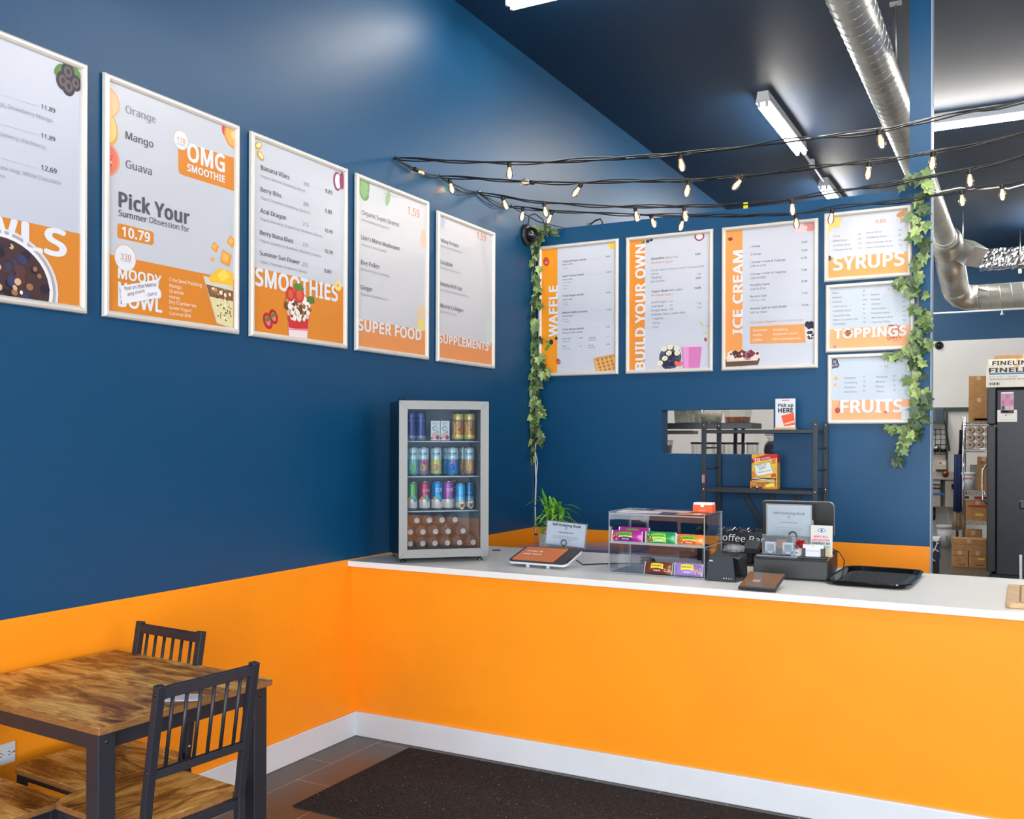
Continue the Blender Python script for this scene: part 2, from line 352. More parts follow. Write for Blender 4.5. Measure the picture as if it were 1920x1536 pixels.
# --- second board
p = Poster('x', (-1.351, -.640, LZ0, LZ1), T1, 'framed menu headed Pick Your, with orange box and a handwritten note taped on it', (210, 128, 40), (192, 195, 203))
p.band(515, 1132, 1112, 1225)
p.t('Orange', 602, 440, 747, 488, (140, 136, 138)).t('Mango', 602, 565, 735, 607, (70, 70, 78)).t('Guava', 602, 705, 728, 738, (92, 92, 100))
p.pg([(855, 590), (868, 580), (1122, 655), (1122, 815), (880, 740), (862, 730), (856, 712)], p.bc)
p.ell(868, 571, .040, .040, (200, 178, 150)).ell(868, 571, .038, .038, WH, .0012).t('178', 848, 577, 889, 590, (214, 140, 70)).t('CALORIES', 848, 590, 889, 602, (120, 130, 170), 0)
p.t('OMG', 897, 668, 1079, 722, WH, 2, .074).t('SMOOTHIE', 897, 719, 1079, 773, WH, 2)
p.t('Pick Your', 568, 893, 910, 972, (78, 78, 84), 2).t('Summer', 568, 936, 704, 965, GREY, 1).t('Obsession for', 715, 968, 908, 1013, GREY, 0)
p.pg([(563, 978), (572, 970), (730, 1010), (737, 1020), (737, 1068), (728, 1075), (570, 1042), (563, 1032)], p.bc).t('10.79', 584, 1032, 720, 1060, WH, 2)
p.ell(601, 1137, .052, .052, (226, 170, 110), .0010).ell(601, 1137, .049, .049, WH, .0012).t('330', 577, 1141, 628, 1149, (206, 120, 60)).t('CALORIES', 579, 1152, 626, 1160, (120, 130, 170), 0)
p.t('MOODY', 565, 1236, 774, 1266, WH, 2).t('MANGO', 565, 1302, 774, 1332, WH, 2).t('BOWL', 565, 1368, 778, 1396, WH, 2)
for k, (t, x1) in enumerate((('Chia Seed Pudding', 967), ('Mango', 871), ('Granola', 880), ('Honey', 864), ('Dry Cranberries', 942), ('Greek Yogurt', 919), ('Coconut Milk', 917))):
    y = 1252+26.3*k; p.t(t, 812, y, x1, y+(x1-812)*.12, (246, 230, 214), 0)
p.ell(512, 385, .060, .060, (232, 176, 128)).ell(512, 385, .052, .052, (244, 196, 150), .0012).ell(512, 518, .052, .066, (214, 168, 84)).ell(512, 510, .044, .056, (238, 202, 130), .0012).ell(512, 660, .060, .064, (214, 150, 124)).ell(512, 660, .050, .054, (226, 116, 96), .0012)
p.scat(514, 660, .036, .04, [(240, 180, 160), (206, 84, 76)], 14, .003, .006, .0014)
p.slice_(1122, 548, .058, (226, 132, 50), (238, 168, 92), (240, 196, 140)).ell(1082, 520, .022, .03, (196, 78, 60), .0009)
p.pg([(975, 1222), (1118, 1262), (1118, 1475), (1040, 1450)], (206, 204, 190)).pg([(988, 1262), (1118, 1296), (1118, 1345), (1006, 1322)], (124, 90, 60), .0012).pg([(1008, 1322), (1118, 1345), (1118, 1468), (1044, 1446)], (222, 212, 160), .0012)
p.pg([(1000, 1230), (1050, 1185), (1118, 1205), (1118, 1270), (1010, 1252)], (236, 186, 52), .0014).pg([(1040, 1215), (1080, 1190), (1100, 1230), (1060, 1250)], (246, 208, 84), .0016)
p.scat(1058, 1305, .055, .02, GRAN, 26, .006, .011, .0018).scat(1076, 1390, .045, .05, [(70, 62, 44), (120, 110, 70), (246, 238, 200)], 60, .0025, .005, .0018)
for x, y, r, q in ((1032, 1085, .024, .3), (1084, 1138, .040, .5), (1110, 1058, .028, .2), (1019, 1143, .012, .4)):
    p.ell(x, y, r, r, (228, 150, 54), .0012, 4, 0, q).ell(x-3, y-3, r*.6, r*.6, (242, 178, 84), .0014, 4, 0, q)
p.done(); PB = p
# --- smoothies
p = Poster('x', (-.571, .130, LZ0, LZ1), T2, 'framed menu with SMOOTHIES title above a parfait cup', (214, 130, 40), (194, 197, 205))
p.band(103, 890, 640, 962)
for k, (n, x0, y0, x1, y1, s, sx1, sy1, c, cx, cy, pr, px0, px1) in enumerate((
    ('Banana Vibes', 157, 284, 328, 340, 'Yogurt, Banana, Strawberry, Mango', 425, 420, '305', 412, 378, '9.89', 543, 584),
    ('Berry Bliss', 155, 413, 279, 451, 'Yogurt, Strawberry, Raspberry, Blueberry', 455, 552, '206', 410, 497, '9.89', 541, 582),
    ('Acai Dragon', 153, 541, 306, 583, 'Yogurt, Acai berry, Dragon Fruit, Blueberry, Banana', 525, 690, '215', 408, 618, '10.99', 540, 587),
    ('Berry Nana Blast', 151, 673, 352, 723, 'Yogurt, Strawberry, Blackberry, Blueberry, Banana', 517, 808, '270', 406, 742, '10.39', 538, 587),
    ('Summer Sun Flower', 150, 797, 390, 850, 'Yogurt, Pineapple, Strawberry, Mango', 432, 906, '255', 404, 859, '9.89', 537, 577))):
    p.t(n, x0, y0, x1, y1, GREY, 1); p.t(s, x0, y0+43, sx1, sy1, (138, 138, 146), 0); p.t(c, cx, cy, cx+34, cy+8, (120, 120, 128), 0)
    p.t(pr, px0, cy+44+(0 if k < 2 else -4), px1, cy+53+(0 if k < 2 else -4), GREY, 1)
    p.pg([(cx+45, cy+8), (px0-10, cy+30), (px0-10, cy+31.2), (cx+45, cy+9.2)], (176, 176, 182))
a0 = p.uv(122, 978)[0]; a1 = p.uv(618, 1068)[0]; zb = (p.uv(122, 978)[1]+p.uv(618, 1068)[1])/2; p.tz('SMOOTHIES', a0, a1, zb, WH, 2, p.bz-zb)
p.pg([(308, 1060), (447, 1085), (432, 1310), (325, 1300)], (206, 196, 196), .0020).pg([(314, 1155), (441, 1180), (436, 1248), (322, 1230)], (196, 48, 52), .0022).pg([(322, 1230), (436, 1248), (432, 1310), (326, 1310)], (232, 214, 218), .0022).pg([(318, 1235), (437, 1238), (437, 1252), (320, 1242)], (228, 130, 140), .0024)
p.scat(378, 1108, .088, .062, GRAN+[(238, 232, 230)]*3, 90, .009, .017, .0024)
for x, y, r in ((332, 1028, .036), (385, 1032, .042)): p.ell(x, y, r*.85, r, (196, 58, 44), .0026).ell(x, y+2, r*.5, r*.6, (214, 92, 70), .0028)
p.ell(380, 985, .034, .018, (84, 128, 54), .0030, wob=.3).ell(455, 1068, .032, .018, (78, 118, 56), .0030, wob=.3)
p.berry(198, 1190, .040).berry(232, 1165, .036, (168, 34, 40))
for x, y, q in ((141, 138, .5), (154, 200, -.6)): p.ell(x, y, .026, .017, (200, 152, 74), .0009, rot=q).ell(x+2, y-2, .018, .010, (240, 214, 150), .0011, rot=q)
p.ell(617, 978, .030, .028, (232, 206, 140), .0020).ell(617, 978, .008, .007, (196, 150, 80), .0022)
p.ell(615, 352, .032, .048, (128, 56, 90)).ell(618, 352, .023, .038, (226, 214, 222), .0012).ell(642, 350, .020, .044, (140, 62, 96), .0014)
p.done()
# --- super food
p = Poster('x', (.200, .893, LZ0, LZ1), T2, 'framed menu with SUPER FOOD title, green leaf at its upper corner', (222, 142, 82), (198, 198, 202))
p.band(725, 1180, 1136, 1240); a0 = p.uv(736, 1247)[0]; a1 = p.uv(1120, 1305)[0]; zb = (p.uv(736, 1247)[1]+p.uv(1120, 1303)[1])/2; p.tz('SUPER FOOD', a0, a1, zb, WH, 2, p.bz-zb)
p.t('1.59', 1038, 551, 1108, 569, (224, 150, 112))
for t, x, y, x1, y1, s, sx, sy in (('Organic Super Greens', 762, 555, 985, 622, '(Micronutrients & Digestion)', 925, 641), ("Lion's Mane Mushroom", 759, 702, 989, 766, '(Memory, Focus & Clarity)', 907, 781),
        ('Bee Pollen', 757, 852, 867, 876, '(Natural Energy & Immunity)', 926, 927), ('Ginger', 755, 1001, 826, 1013, '(Digestion & Inflammation)', 918, 1069)):
    p.t(t, x, y, x1, y1, (84, 84, 90), 0 if y < 600 else 1); p.t(s, x, y+34, sx, sy, PALE, 0)
p.ell(776, 392, .048, .070, (110, 150, 92), wob=.12).ell(776, 396, .034, .050, (136, 172, 118), .0012, wob=.15).ell(918, 455, .020, .045, (150, 178, 136), rot=-.3).pg([(900, 420), (960, 445), (1000, 438), (960, 449), (898, 424)], (150, 178, 136))
p.ell(1130, 700, .030, .060, (214, 186, 164), wob=.2).ell(1120, 1150, .042, .062, (214, 192, 160), wob=.2).ell(1118, 1215, .040, .036, (226, 206, 120), wob=.1)
p.done()
# --- supplements
p = Poster('x', (.985, 1.683, LZ0, LZ1-.03), T2, 'framed menu with SUPPLEMENTS title, last one before the corner', (222, 142, 86), (198, 198, 202))
p.band(1213, 1268, 1535, 1318); a0 = p.uv(1222, 1322)[0]; a1 = p.uv(1522, 1365)[0]; zb = (p.uv(1222, 1322)[1]+p.uv(1522, 1364)[1])/2; p.tz('SUPPLEMENTS', a0, a1, zb, WH, 2, p.bz-zb)
p.t('1.59', 1453, 697, 1507, 711, (214, 128, 92))
for t, x, y, x1, y1, s, sx, sy in (('Whey Protein', 1235, 719, 1341, 747, '(Muscle Growth & Recovery)', 1364, 784), ('Creatine', 1234, 850, 1306, 863, '(Strength & Performance)', 1353, 908),
        ('Ketone BHB Salt', 1234, 981, 1363, 1006, '(Ca, K, Mg, Na) (Fast Energy & Focus)', 1403, 1048), ('Marine Collagen', 1233, 1111, 1370, 1136, '(Skin, Hair, & Joints)', 1327, 1159)):
    p.t(t, x, y, x1, y1, (84, 84, 90)); p.t(s, x, y+28, sx, sy, PALE, 0)
p.ell(1242, 590, .040, .046, (176, 178, 196), wob=.45).ell(1524, 1250, .044, .090, (198, 208, 198), wob=.2)
p.done()
BZ0, BZ1 = 1.996, 2.926
# --- waffle
p = Poster('y', (.024, .637, BZ0, BZ1), T3, 'framed menu reading WAFFLE upwards, half hidden by ivy in the corner', (234, 148, 34))
p.col(384, 900).vert('WAFFLE', 384, 1136, 700, 312)
WF = (72, 72, 80)
for t, y, r, pr, py, subs in (('Original Belgian Waffle', 505, 630, '9.89', 465, (('(480 to 680)', 532, 513, 0), ('1 Syrup', 562, 473, 1))),
    ('Super Belgian Waffle', 630, 610, '12.89', 597, (('(760 to 800)', 660, 512, 0), ('1 Ice Cream', 685, 502, 1), ('2 Syrup', 710, 476, 1), ('2 Fruit', 734, 466, 1))),
    ('Fruity Belgian Waffle', 798, 610, '10.89', 771, (('(600 to 800)', 830, 512, 0), ('2 Fruits', 855, 476, 1), ('1 Syrup', 873, 476, 1))),
    ('Belgian Waffle & Nutella', 942, 640, '11.89', 915, (('(740 to 830)', 970, 512, 0), ('2 Fruits', 996, 476, 1), ('1 Topping', 1016, 492, 1))),
    ('Great Belgian Waffle', 1084, 610, '7.99', 1061, (('(480 Just A Plain Waffle)', 1112, 600, 0),))):
    p.t(t, 428, y, r, y-(r-428)*.075, WF, 1); p.t(pr, 795, py, 795+8.2*len(pr), py-4, GREY, 1)
    for s, sy, sr, li in subs: p.t(s, 428, sy, sr, sy-(sr-428)*.07, (140, 140, 148) if li else WF, 0)
    p.pg([(r+20, y-(r-428)*.075-14), (775, py), (775, py+1.3), (r+20, y-(r-428)*.075-12.7)], (190, 190, 196))
for t, x, y, r in (('Ice Cream', 428, 1160, 499), ('(150 to 190)', 428, 1183, 494), ('Fruit', 429, 1225, 462), ('(18 to 152)', 429, 1247, 488), ('Topping', 650, 1150, 706), ('(40 to 267)', 648, 1170, 713), ('Syrup', 648, 1216, 690), ('(50 to 155)', 648, 1236, 708), ('0.89', 570, 1153, 600), ('1.19', 570, 1224, 593), ('1.19', 797, 1139, 820), ('0.89', 797, 1208, 828)):
    p.t(t, x, y, r, y-(r-x)*.06, WF, 0)
p.berry(290, 500, .032, (206, 44, 44), .2).berry(392, 1346, .022, (206, 60, 64), .5)
p.ell(332, 1182, .017, .019, (48, 48, 74), wob=.1).ell(375, 1150, .011, .012, (56, 56, 82), wob=.1).ell(298, 1178, .020, .011, (110, 150, 56), .0012, rot=-.4).ell(300, 1228, .014, .028, (96, 146, 48), .0012, rot=-.7)
p.pg([(690, 1330), (705, 1315), (850, 1285), (885, 1290), (885, 1450), (715, 1450)], (206, 150, 82)).pg([(700, 1335), (850, 1300), (885, 1305), (885, 1450), (722, 1450)], (222, 172, 106), .0012)
for i in range(6):
    for j in range(6):
        x, y = 715+i*36+j*9, 1330+j*30-i*9
        if y < 1445: p.pg([(x, y), (x+20, y-6), (x+26, y+14), (x+6, y+20)], (180, 118, 56), .0016)
p.ell(850, 362, .024, .026, (238, 194, 66), wob=.2).ell(874, 352, .020, .024, (238, 194, 66), wob=.2).ell(880, 392, .008, .020, (238, 194, 66))
p.done()
# --- build your own
p = Poster('y', (.690, 1.296, BZ0, BZ1), T3, 'framed menu reading BUILD YOUR OWN upwards beside a pink cup', (226, 138, 48))
p.col(1125, 900).vert('BUILD YOUR OWN', 1124, 1416, 350, 1044)
for t, x, y, x1, c, bd in (('Smoothie', 1178, 485, 1290, GREY, 1), ('(200 to 315)', 1298, 474, 1404, MID, 0), ('(No Added Sugar)', 1178, 518, 1360, (214, 130, 90), 0), ('Greek Yogurt / Almond milk / Coconut milk', 1178, 580, 1627, (130, 130, 138), 0), ('3 Fruit', 1178, 614, 1240, MID, 0), ('Topping', 1178, 645, 1265, MID, 0), ('Ice Cream', 1178, 678, 1290, MID, 0),
    ('9.89', 1552, 446, 1597, GREY, 1), ('1.19', 1565, 613, 1599, GREY, 1), ('3.69', 1555, 648, 1599, GREY, 1), ('Yogurt Bowl', 1180, 763, 1320, GREY, 1), ('(400 to 680)', 1328, 751, 1442, MID, 0), ('(No Added Sugar)', 1180, 795, 1360, (214, 130, 90), 0), ('10.89', 1545, 733, 1600, GREY, 1),
    ('Greek Yogurt', 1181, 854, 1316, MID, 0), ('218', 1335, 844, 1361, MID, 0), ('Acai Base', 1181, 888, 1282, MID, 0), ('100', 1335, 877, 1361, MID, 0), ('Dragon Base', 1181, 923, 1316, MID, 0), ('94', 1337, 913, 1362, MID, 0), ('Granola / Oreo / Half & Half', 1181, 958, 1467, MID, 0), ('1 Topping', 1182, 993, 1278, MID, 0), ('1 Syrup', 1182, 1029, 1252, MID, 0), ('3 Fruit', 1182, 1066, 1243, MID, 0), ('1.19', 1567, 862, 1601, GREY, 1), ('1.19', 1567, 898, 1601, GREY, 1)):
    p.t(t, x, y, x1, y-(x1-x)*.07, c, bd)
p.ell(1340, 1312, .084, .082, (206, 206, 214)).ell(1340, 1312, .078, .076, (84, 82, 100), .0011).scat(1340, 1335, .066, .056, [(40, 42, 66), (58, 60, 94), (30, 30, 44)], 60, .009, .014, .0013)
for x, y in ((1290, 1240), (1340, 1225), (1395, 1235), (1330, 1275), (1400, 1275), (1295, 1320), (1255, 1360)): p.ell(x, y, .020, .017, (232, 222, 196), .0020, rot=.3).ell(x, y, .006, .004, (206, 188, 140), .0022)
p.scat(1410, 1365, .018, .018, [(206, 66, 56), (226, 110, 90)], 9, .010, .014, .0020)
p.pg([(1436, 1212), (1610, 1205), (1588, 1430), (1452, 1430)], (206, 120, 178), .0026).pg([(1430, 1207), (1614, 1200), (1612, 1220), (1433, 1226)], (216, 190, 214), .0028).pg([(1448, 1222), (1500, 1220), (1496, 1430), (1462, 1430)], (222, 150, 196), .0028)
p.ell(1150, 328, .014, .011, (70, 54, 62), .0012).ell(1180, 316, .011, .010, (60, 48, 56), .0012).ell(1112, 334, .014, .008, (90, 130, 66), .0012).ell(1588, 288, .034, .028, (132, 62, 78), wob=.08).ell(1588, 288, .024, .020, (220, 212, 216), .0012)
for x, y, q in ((1608, 1028, -.9), (1668, 1042, .2), (1645, 1102, .1), (1675, 1195, .8)): p.ell(x, y, .022, .008, (196, 190, 150), rot=q)
p.ell(1640, 1160, .010, .013, (176, 70, 70), rot=.4)
p.done()
# --- ice cream
p = Poster('y', (1.353, 1.960, BZ0, BZ1), T4, 'framed menu reading ICE CREAM upwards with a banana split at its foot', (230, 150, 80))
p.col(207, 600).vert('ICE CREAM', 206, 856, 330, 147)
for t, x, y, x1, c, bd in (('1 Scoop', 257, 314, 318, WF, 0), ('4.49', 577, 288, 613, WF, 1), ('2 Scoop', 257, 364, 323, WF, 0), ('5.69', 577, 339, 613, WF, 1), ('1 Scoop + Fruits & Toppings', 257, 412, 478, WF, 0), ('(200 to 470)', 257, 438, 355, MID, 0), ('6.79', 577, 387, 611, WF, 1),
    ('2 Scoop + Fruits & Toppings', 257, 486, 482, WF, 0), ('(302 to 550)', 257, 513, 355, MID, 0), ('7.99', 577, 462, 611, WF, 1), ('Naughty Nana', 257, 556, 378, WF, 0), ('(320 to 515)', 257, 582, 351, MID, 0), ('8.99', 578, 533, 613, WF, 1), ('Banana Split', 257, 628, 361, WF, 0), ('(757 to 1125)', 257, 653, 353, MID, 0), ('11.89', 578, 606, 614, WF, 1),
    ('Banana Split on Half Waffle', 257, 703, 485, WF, 0), ('(997 to 1365)', 257, 729, 360, MID, 0), ('15.99', 578, 682, 620, WF, 1), ('Ice Cream Flavours:', 257, 791, 424, (206, 140, 100), 1), ('(150 to 190 Per Scoop)', 430, 780, 585, (214, 160, 120), 0)):
    p.t(t, x, y, x1, y-(x1-x)*.06, c, bd)
p.pg([(255, 810), (600, 793), (603, 910), (255, 918)], (222, 152, 90))
for t, x, y, x1 in (('Chocolate', 273, 840, 360), ('Strawberry', 400, 836, 492), ('Vanilla', 273, 869, 329), ('Cookies & Creams', 400, 863, 554), ('Coffee', 273, 901, 328), ('Mint Chocolate-chip', 400, 894, 575)): p.t(t, x, y, x1, y-(x1-x)*.03, (246, 232, 222), 0)
p.pg([(104, 1010), (318, 1008), (305, 1050), (104, 1062)], (92, 70, 62), .0012).pg([(104, 1000), (312, 1000), (300, 1022), (110, 1030)], (226, 206, 170), .0014)
for x, c in ((145, (226, 216, 206)), (195, (232, 222, 212)), (245, (186, 120, 140)), (285, (236, 206, 196))): p.ell(x, 990, .034, .030, c, .0016, wob=.08)
p.scat(205, 985, .10, .022, [(62, 42, 44), (90, 60, 56), (120, 50, 60)], 34, .007, .013, .0018)
p.pg([(592, 785), (662, 770), (662, 915), (604, 908)], (206, 206, 210), .0012).scat(632, 800, .024, .022, BERRY, 24, .008, .012, .0014).scat(634, 860, .018, .022, BERRY+[(236, 232, 232)]*3, 24, .008, .012, .0014)
p.ell(575, 190, .050, .034, (224, 196, 206)).ell(630, 180, .036, .034, (206, 132, 136), wob=.1).ell(602, 192, .012, .016, (232, 200, 160), .0014).ell(132, 262, .015, .012, (118, 58, 66), .0012, wob=.1)
p.done()
def num_cols(p, rows):
    for t, x, y, x1, nn, nx in rows:
        p.t(t, x, y, x1, y-(x1-x)*.07, (124, 124, 132), 0); w = 8.3*len(nn); p.t(nn, nx, y-(nx-x)*.075, nx+w, y-(nx-x)*.075-2, (124, 124, 132), 0)
# --- syrups
p = Poster('y', (1.994, 2.498, 2.523, 2.948), T4, 'small framed menu with SYRUPS title, top of the stack of three', (232, 158, 92))
p.band(743, 376, 1250, 343); a0 = p.uv(775, 460)[0]; a1 = p.uv(1222, 420)[0]; zb = (p.uv(775, 460)[1]+p.uv(1222, 420)[1])/2; p.tz('SYRUPS', a0, a1, zb, WH, 2, p.bz-zb+.004)
p.t('0.89', 1041, 163, 1104, 158, (226, 140, 84))
num_cols(p, (('Honey', 775, 249, 819, '128', 924), ('Maple Syrup', 775, 278, 861, '155', 926), ('Caramel Syrup', 776, 307, 882, '120', 927), ('Chocolate Syrup', 777, 336, 894, '110', 928), ('Mango Syrup', 982, 227, 1078, '150', 1182), ('Strawberry Syrup', 983, 257, 1110, '90', 1184), ('Dark Chocolate Syrup', 983, 290, 1141, '150', 1183), ('White Chocolate Syrup', 983, 320, 1152, '150', 1184)))
p.ell(775, 150, .046, .044, (236, 196, 110), wob=.25).ell(752, 185, .016, .03, (236, 196, 110), wob=.2).ell(1208, 102, .034, .016, (196, 132, 76), rot=.35).pg([(1195, 112), (1206, 110), (1203, 165), (1199, 165)], (206, 150, 90), .0012).ell(752, 382, .012, .016, (90, 70, 60), .0012)
p.done()
# --- toppings
p = Poster('y', (2.004, 2.512, 2.088, 2.507), T4, 'small framed menu with TOPPINGS title, middle of the stack of three', (236, 168, 116), (190, 199, 208))
p.band(755, 829, 1250, 797); a0 = p.uv(780, 885)[0]; a1 = p.uv(1236, 862)[0]; zb = (p.uv(780, 886)[1]+p.uv(1236, 861)[1])/2; p.tz('TOPPINGS', a0, a1, zb, WH, 2, p.bz-zb-.002)
p.t('1.19', 1115, 584, 1162, 580, (226, 150, 112))
num_cols(p, (('Raisin', 770, 606, 813, '45', 960), ('Walnuts', 771, 634, 830, '93', 960), ('Granola', 772, 662, 829, '240', 960), ('Cherry (Dry)', 773, 691, 862, '45', 961), ('Cranberry (Dry)', 773, 719, 886, '45', 961), ('Chocolate chip', 774, 749, 882, '70', 961), ('White Chocolate chip', 774, 776, 932, '70', 962), ('Chia Seeds', 775, 801, 854, '60', 962),
    ('Pecans', 1013, 616, 1068, '93', 1210), ('Nutella', 1014, 646, 1068, '230', 1210), ('Almond', 1015, 675, 1072, '83', 1211), ('Oreo Crumb', 1016, 704, 1106, '267', 1211), ('Pumpkin seeds', 1016, 733, 1128, '90', 1212), ('Mint Marshmallow', 1017, 761, 1152, '40', 1212), ('Coconut Flakes', 1018, 789, 1134, '50', 1213)))
p.scat(868, 848, .020, .016, [(150, 96, 70), (196, 140, 100), (110, 140, 70), (120, 70, 60)], 14, .007, .011, .0026).scat(1152, 838, .042, .044, [(176, 96, 80), (206, 130, 110), (150, 80, 70)], 60, .003, .006, .0012).scat(1160, 885, .05, .012, [(176, 96, 80), (150, 80, 70)], 24, .002, .004, .0012).scat(778, 945, .016, .014, [(190, 160, 150), (150, 120, 120)], 8, .006, .010)
p.done()
# --- fruits
p = Poster('y', (2.016, 2.519, 1.648, 2.076), T4, 'small framed menu with FRUITS title, bottom of the stack of three', (236, 166, 120), (188, 198, 210))
p.band(765, 1275, 1275, 1262); a0 = p.uv(820, 1348)[0]; a1 = p.uv(1213, 1340)[0]; zb = (p.uv(820, 1349)[1]+p.uv(1213, 1341)[1])/2; p.tz('FRUITS', a0, a1, zb, WH, 2, p.bz-zb+.002)
p.t('1.19', 1073, 1069, 1119, 1065, (226, 156, 120))
num_cols(p, (('Raspberry', 847, 1138, 920, '22', 961), ('Strawberry', 847, 1168, 927, '18', 961), ('Blueberry', 847, 1197, 915, '28', 961), ('Blackberry', 848, 1226, 923, '22', 961), ('Pineapple', 1043, 1132, 1115, '34', 1150), ('Banana', 1043, 1162, 1098, '51 / 152', 1150), ('Mango', 1043, 1192, 1095, '34', 1150), ('Cherry', 1044, 1222, 1095, '78', 1150)))
for x, y, r in ((785, 1030, .020), (772, 1055, .018), (795, 1050, .018)): p.ell(x, y, r, r, (70, 66, 84)).ell(x, y, r*.55, r*.55, (140, 134, 150), .0012)
p.ell(792, 1134, .014, .014, (222, 170, 110), .0010, 5).ell(787, 1175, .012, .011, (222, 170, 110), .0010, 4, 0, .7)
p.ell(803, 1335, .016, .017, (176, 70, 76), .0022).pg([(803, 1318), (817, 1280), (819, 1281), (806, 1319)], (150, 110, 80), .0024).ell(1104, 1345, .011, .008, (214, 96, 96), .0030, rot=-.5)
p.done()
# taped notes
def note(name, label, cat, quad, ax, v, col, lines, T, n, fold=.004):
    b = MB(); q = [on(T[0]+x/T[2], T[1]+y/T[2], ax, v) for x, y in quad]; c = sum(q, V())/4
    n = V(n); b.poly([q[0]+n*fold, q[1], q[2]+n*fold, q[3]], M('note_'+name, col, .6)); b.poly([q[3]-n*.0008, q[2]+n*(fold-.0008), q[1]-n*.0008, q[0]+n*(fold-.0008)], M('note_'+name, col, .6))
    for t, x0, y0, x1, y1, cc, bd in lines:
        A, B = (on(T[0]+x/T[2], T[1]+y/T[2], ax, v) for x, y in ((x0, y0), (x1, y1))); u = V((0, 0, 1)); d = (B-A).normalized(); u = (u-d*u.dot(d)).normalized()
        b.text(t, A+n*fold, B+n*fold, u, P(cc), bd, None, n, .001)
    return tag(b.build(name, loc=c), label, cat)
note('paper_note', 'small white handwritten note taped over the MOODY lettering', 'note', [(573, 1272), (752, 1241), (771, 1326), (586, 1359)], 'x', PB.v+.004, (226, 226, 232),
     (('Not in the Menu', 596, 1293, 746, 1271, (90, 84, 92), 0), ('any more', 610, 1320, 692, 1301, (90, 84, 92), 0), ('- Sorry', 698, 1325, 750, 1312, (80, 74, 84), 0)), T1, (1, 0, 0))
note('notice_card', 'pale licence card tucked into lower corner of the FRUITS menu', 'card', [(1203, 1312), (1273, 1309), (1275, 1394), (1204, 1396)], 'y', YB-.016, (206, 214, 218),
     (('o', 1226, 1336, 1234, 1336, (60, 80, 130), 1), ('. . .  . .', 1220, 1362, 1258, 1361, (130, 136, 150), 0)), T4, (0, -1, 0), .001)
# ------------------------------------------------------------------ dining corner
mw = bpy.data.materials.new('rustic_brown_wood'); mw.use_nodes = True; nt = mw.node_tree; p = nt.nodes['Principled BSDF']
tcn = nt.nodes.new('ShaderNodeTexCoord'); mp = nt.nodes.new('ShaderNodeMapping'); mp.inputs['Scale'].default_value = (1, 3.2, 1)
n1 = nt.nodes.new('ShaderNodeTexNoise'); n1.inputs['Scale'].default_value = 4.2; n1.inputs['Detail'].default_value = 7; n1.inputs['Roughness'].default_value = .68; n1.inputs['Distortion'].default_value = .5
n2 = nt.nodes.new('ShaderNodeTexNoise'); n2.inputs['Scale'].default_value = 26; n2.inputs['Detail'].default_value = 6
mp2 = nt.nodes.new('ShaderNodeMapping'); mp2.inputs['Scale'].default_value = (.35, 4, 1)
nt.links.new(tcn.outputs['Object'], mp.inputs[0]); nt.links.new(mp.outputs[0], n1.inputs['Vector']); nt.links.new(tcn.outputs['Object'], mp2.inputs[0]); nt.links.new(mp2.outputs[0], n2.inputs['Vector'])
r1 = nt.nodes.new('ShaderNodeValToRGB'); nt.links.new(n1.outputs['Fac'], r1.inputs[0])
e = r1.color_ramp.elements; e[0].position = .34; e[0].color = lin((74, 46, 24))+(1,); e[1].position = .62; e[1].color = lin((248, 198, 112))+(1,)
k = e.new(.45); k.color = lin((164, 108, 52))+(1,); k = e.new(.53); k.color = lin((226, 168, 86))+(1,)
r2 = nt.nodes.new('ShaderNodeValToRGB'); nt.links.new(n2.outputs['Fac'], r2.inputs[0]); e = r2.color_ramp.elements; e[0].position = .36; e[0].color = (.55, .5, .45, 1); e[1].position = .6; e[1].color = (1, 1, 1, 1)
mx = nt.nodes.new('ShaderNodeMix'); mx.data_type = 'RGBA'; mx.blend_type = 'MULTIPLY'; mx.inputs[0].default_value = .8
nt.links.new(r1.outputs[0], mx.inputs[6]); nt.links.new(r2.outputs[0], mx.inputs[7]); nt.links.new(mx.outputs[2], p.inputs['Base Color']); p.inputs['Roughness'].default_value = .38
m_wood = mw
m_wedge = M('wood_board_edge', (132, 90, 48), .5, noise=.25, nscale=30, stretch=(1, 1, 8))
def slab(b, out, z0, z1):
    b.prism(out, (z0, z1-.0008), m_wedge); b.prism(out, (z1-.0008, z1), m_wood); return b
t = thing('dining_table', 'square rustic wood table on dark steel legs against the orange wall', 'table', (.44, -1.668, 0), -.06)
hx, hy, TZ = .415, .3275, .745
slab(MB(), rrect(-hx, -hy, hx, hy, .004, 2), TZ-.021, TZ).build('table_top', t)
a = MB()
for sy in (-1, 1): a.box((-hx+.07, sy*(hy-.035)-.012, TZ-.076), (hx-.07, sy*(hy-.035)+.012, TZ-.021), m_navysteel)
for sx in (-1, 1): a.box((sx*(hx-.045)-.012, -hy+.06, TZ-.076), (sx*(hx-.045)+.012, hy-.06, TZ-.021), m_navysteel)
a.build('apron', t, .002)
for sx in (-1, 1):
    for sy in (-1, 1):
        b = MB(); x, y = sx*(hx-.045), sy*(hy-.038); b.box((x-.028, y-.028, .006), (x+.028, y+.028, TZ-.021), m_navysteel); l = b.build('leg', t, .003)
        s = MB(); s.lathe([(.0, .003), (.004, .0025), (.006, 0)], m_blkg, 10, Matrix.Translation((x+sx*.028, y, TZ-.05)) @ Matrix.Rotation(sx*PI/2, 4, 'Y')); s.build('bolt', l)
        s = MB(); s.box((x-.024, y-.024, 0), (x+.024, y+.024, .006), m_blk); s.build('foot_pad', l)
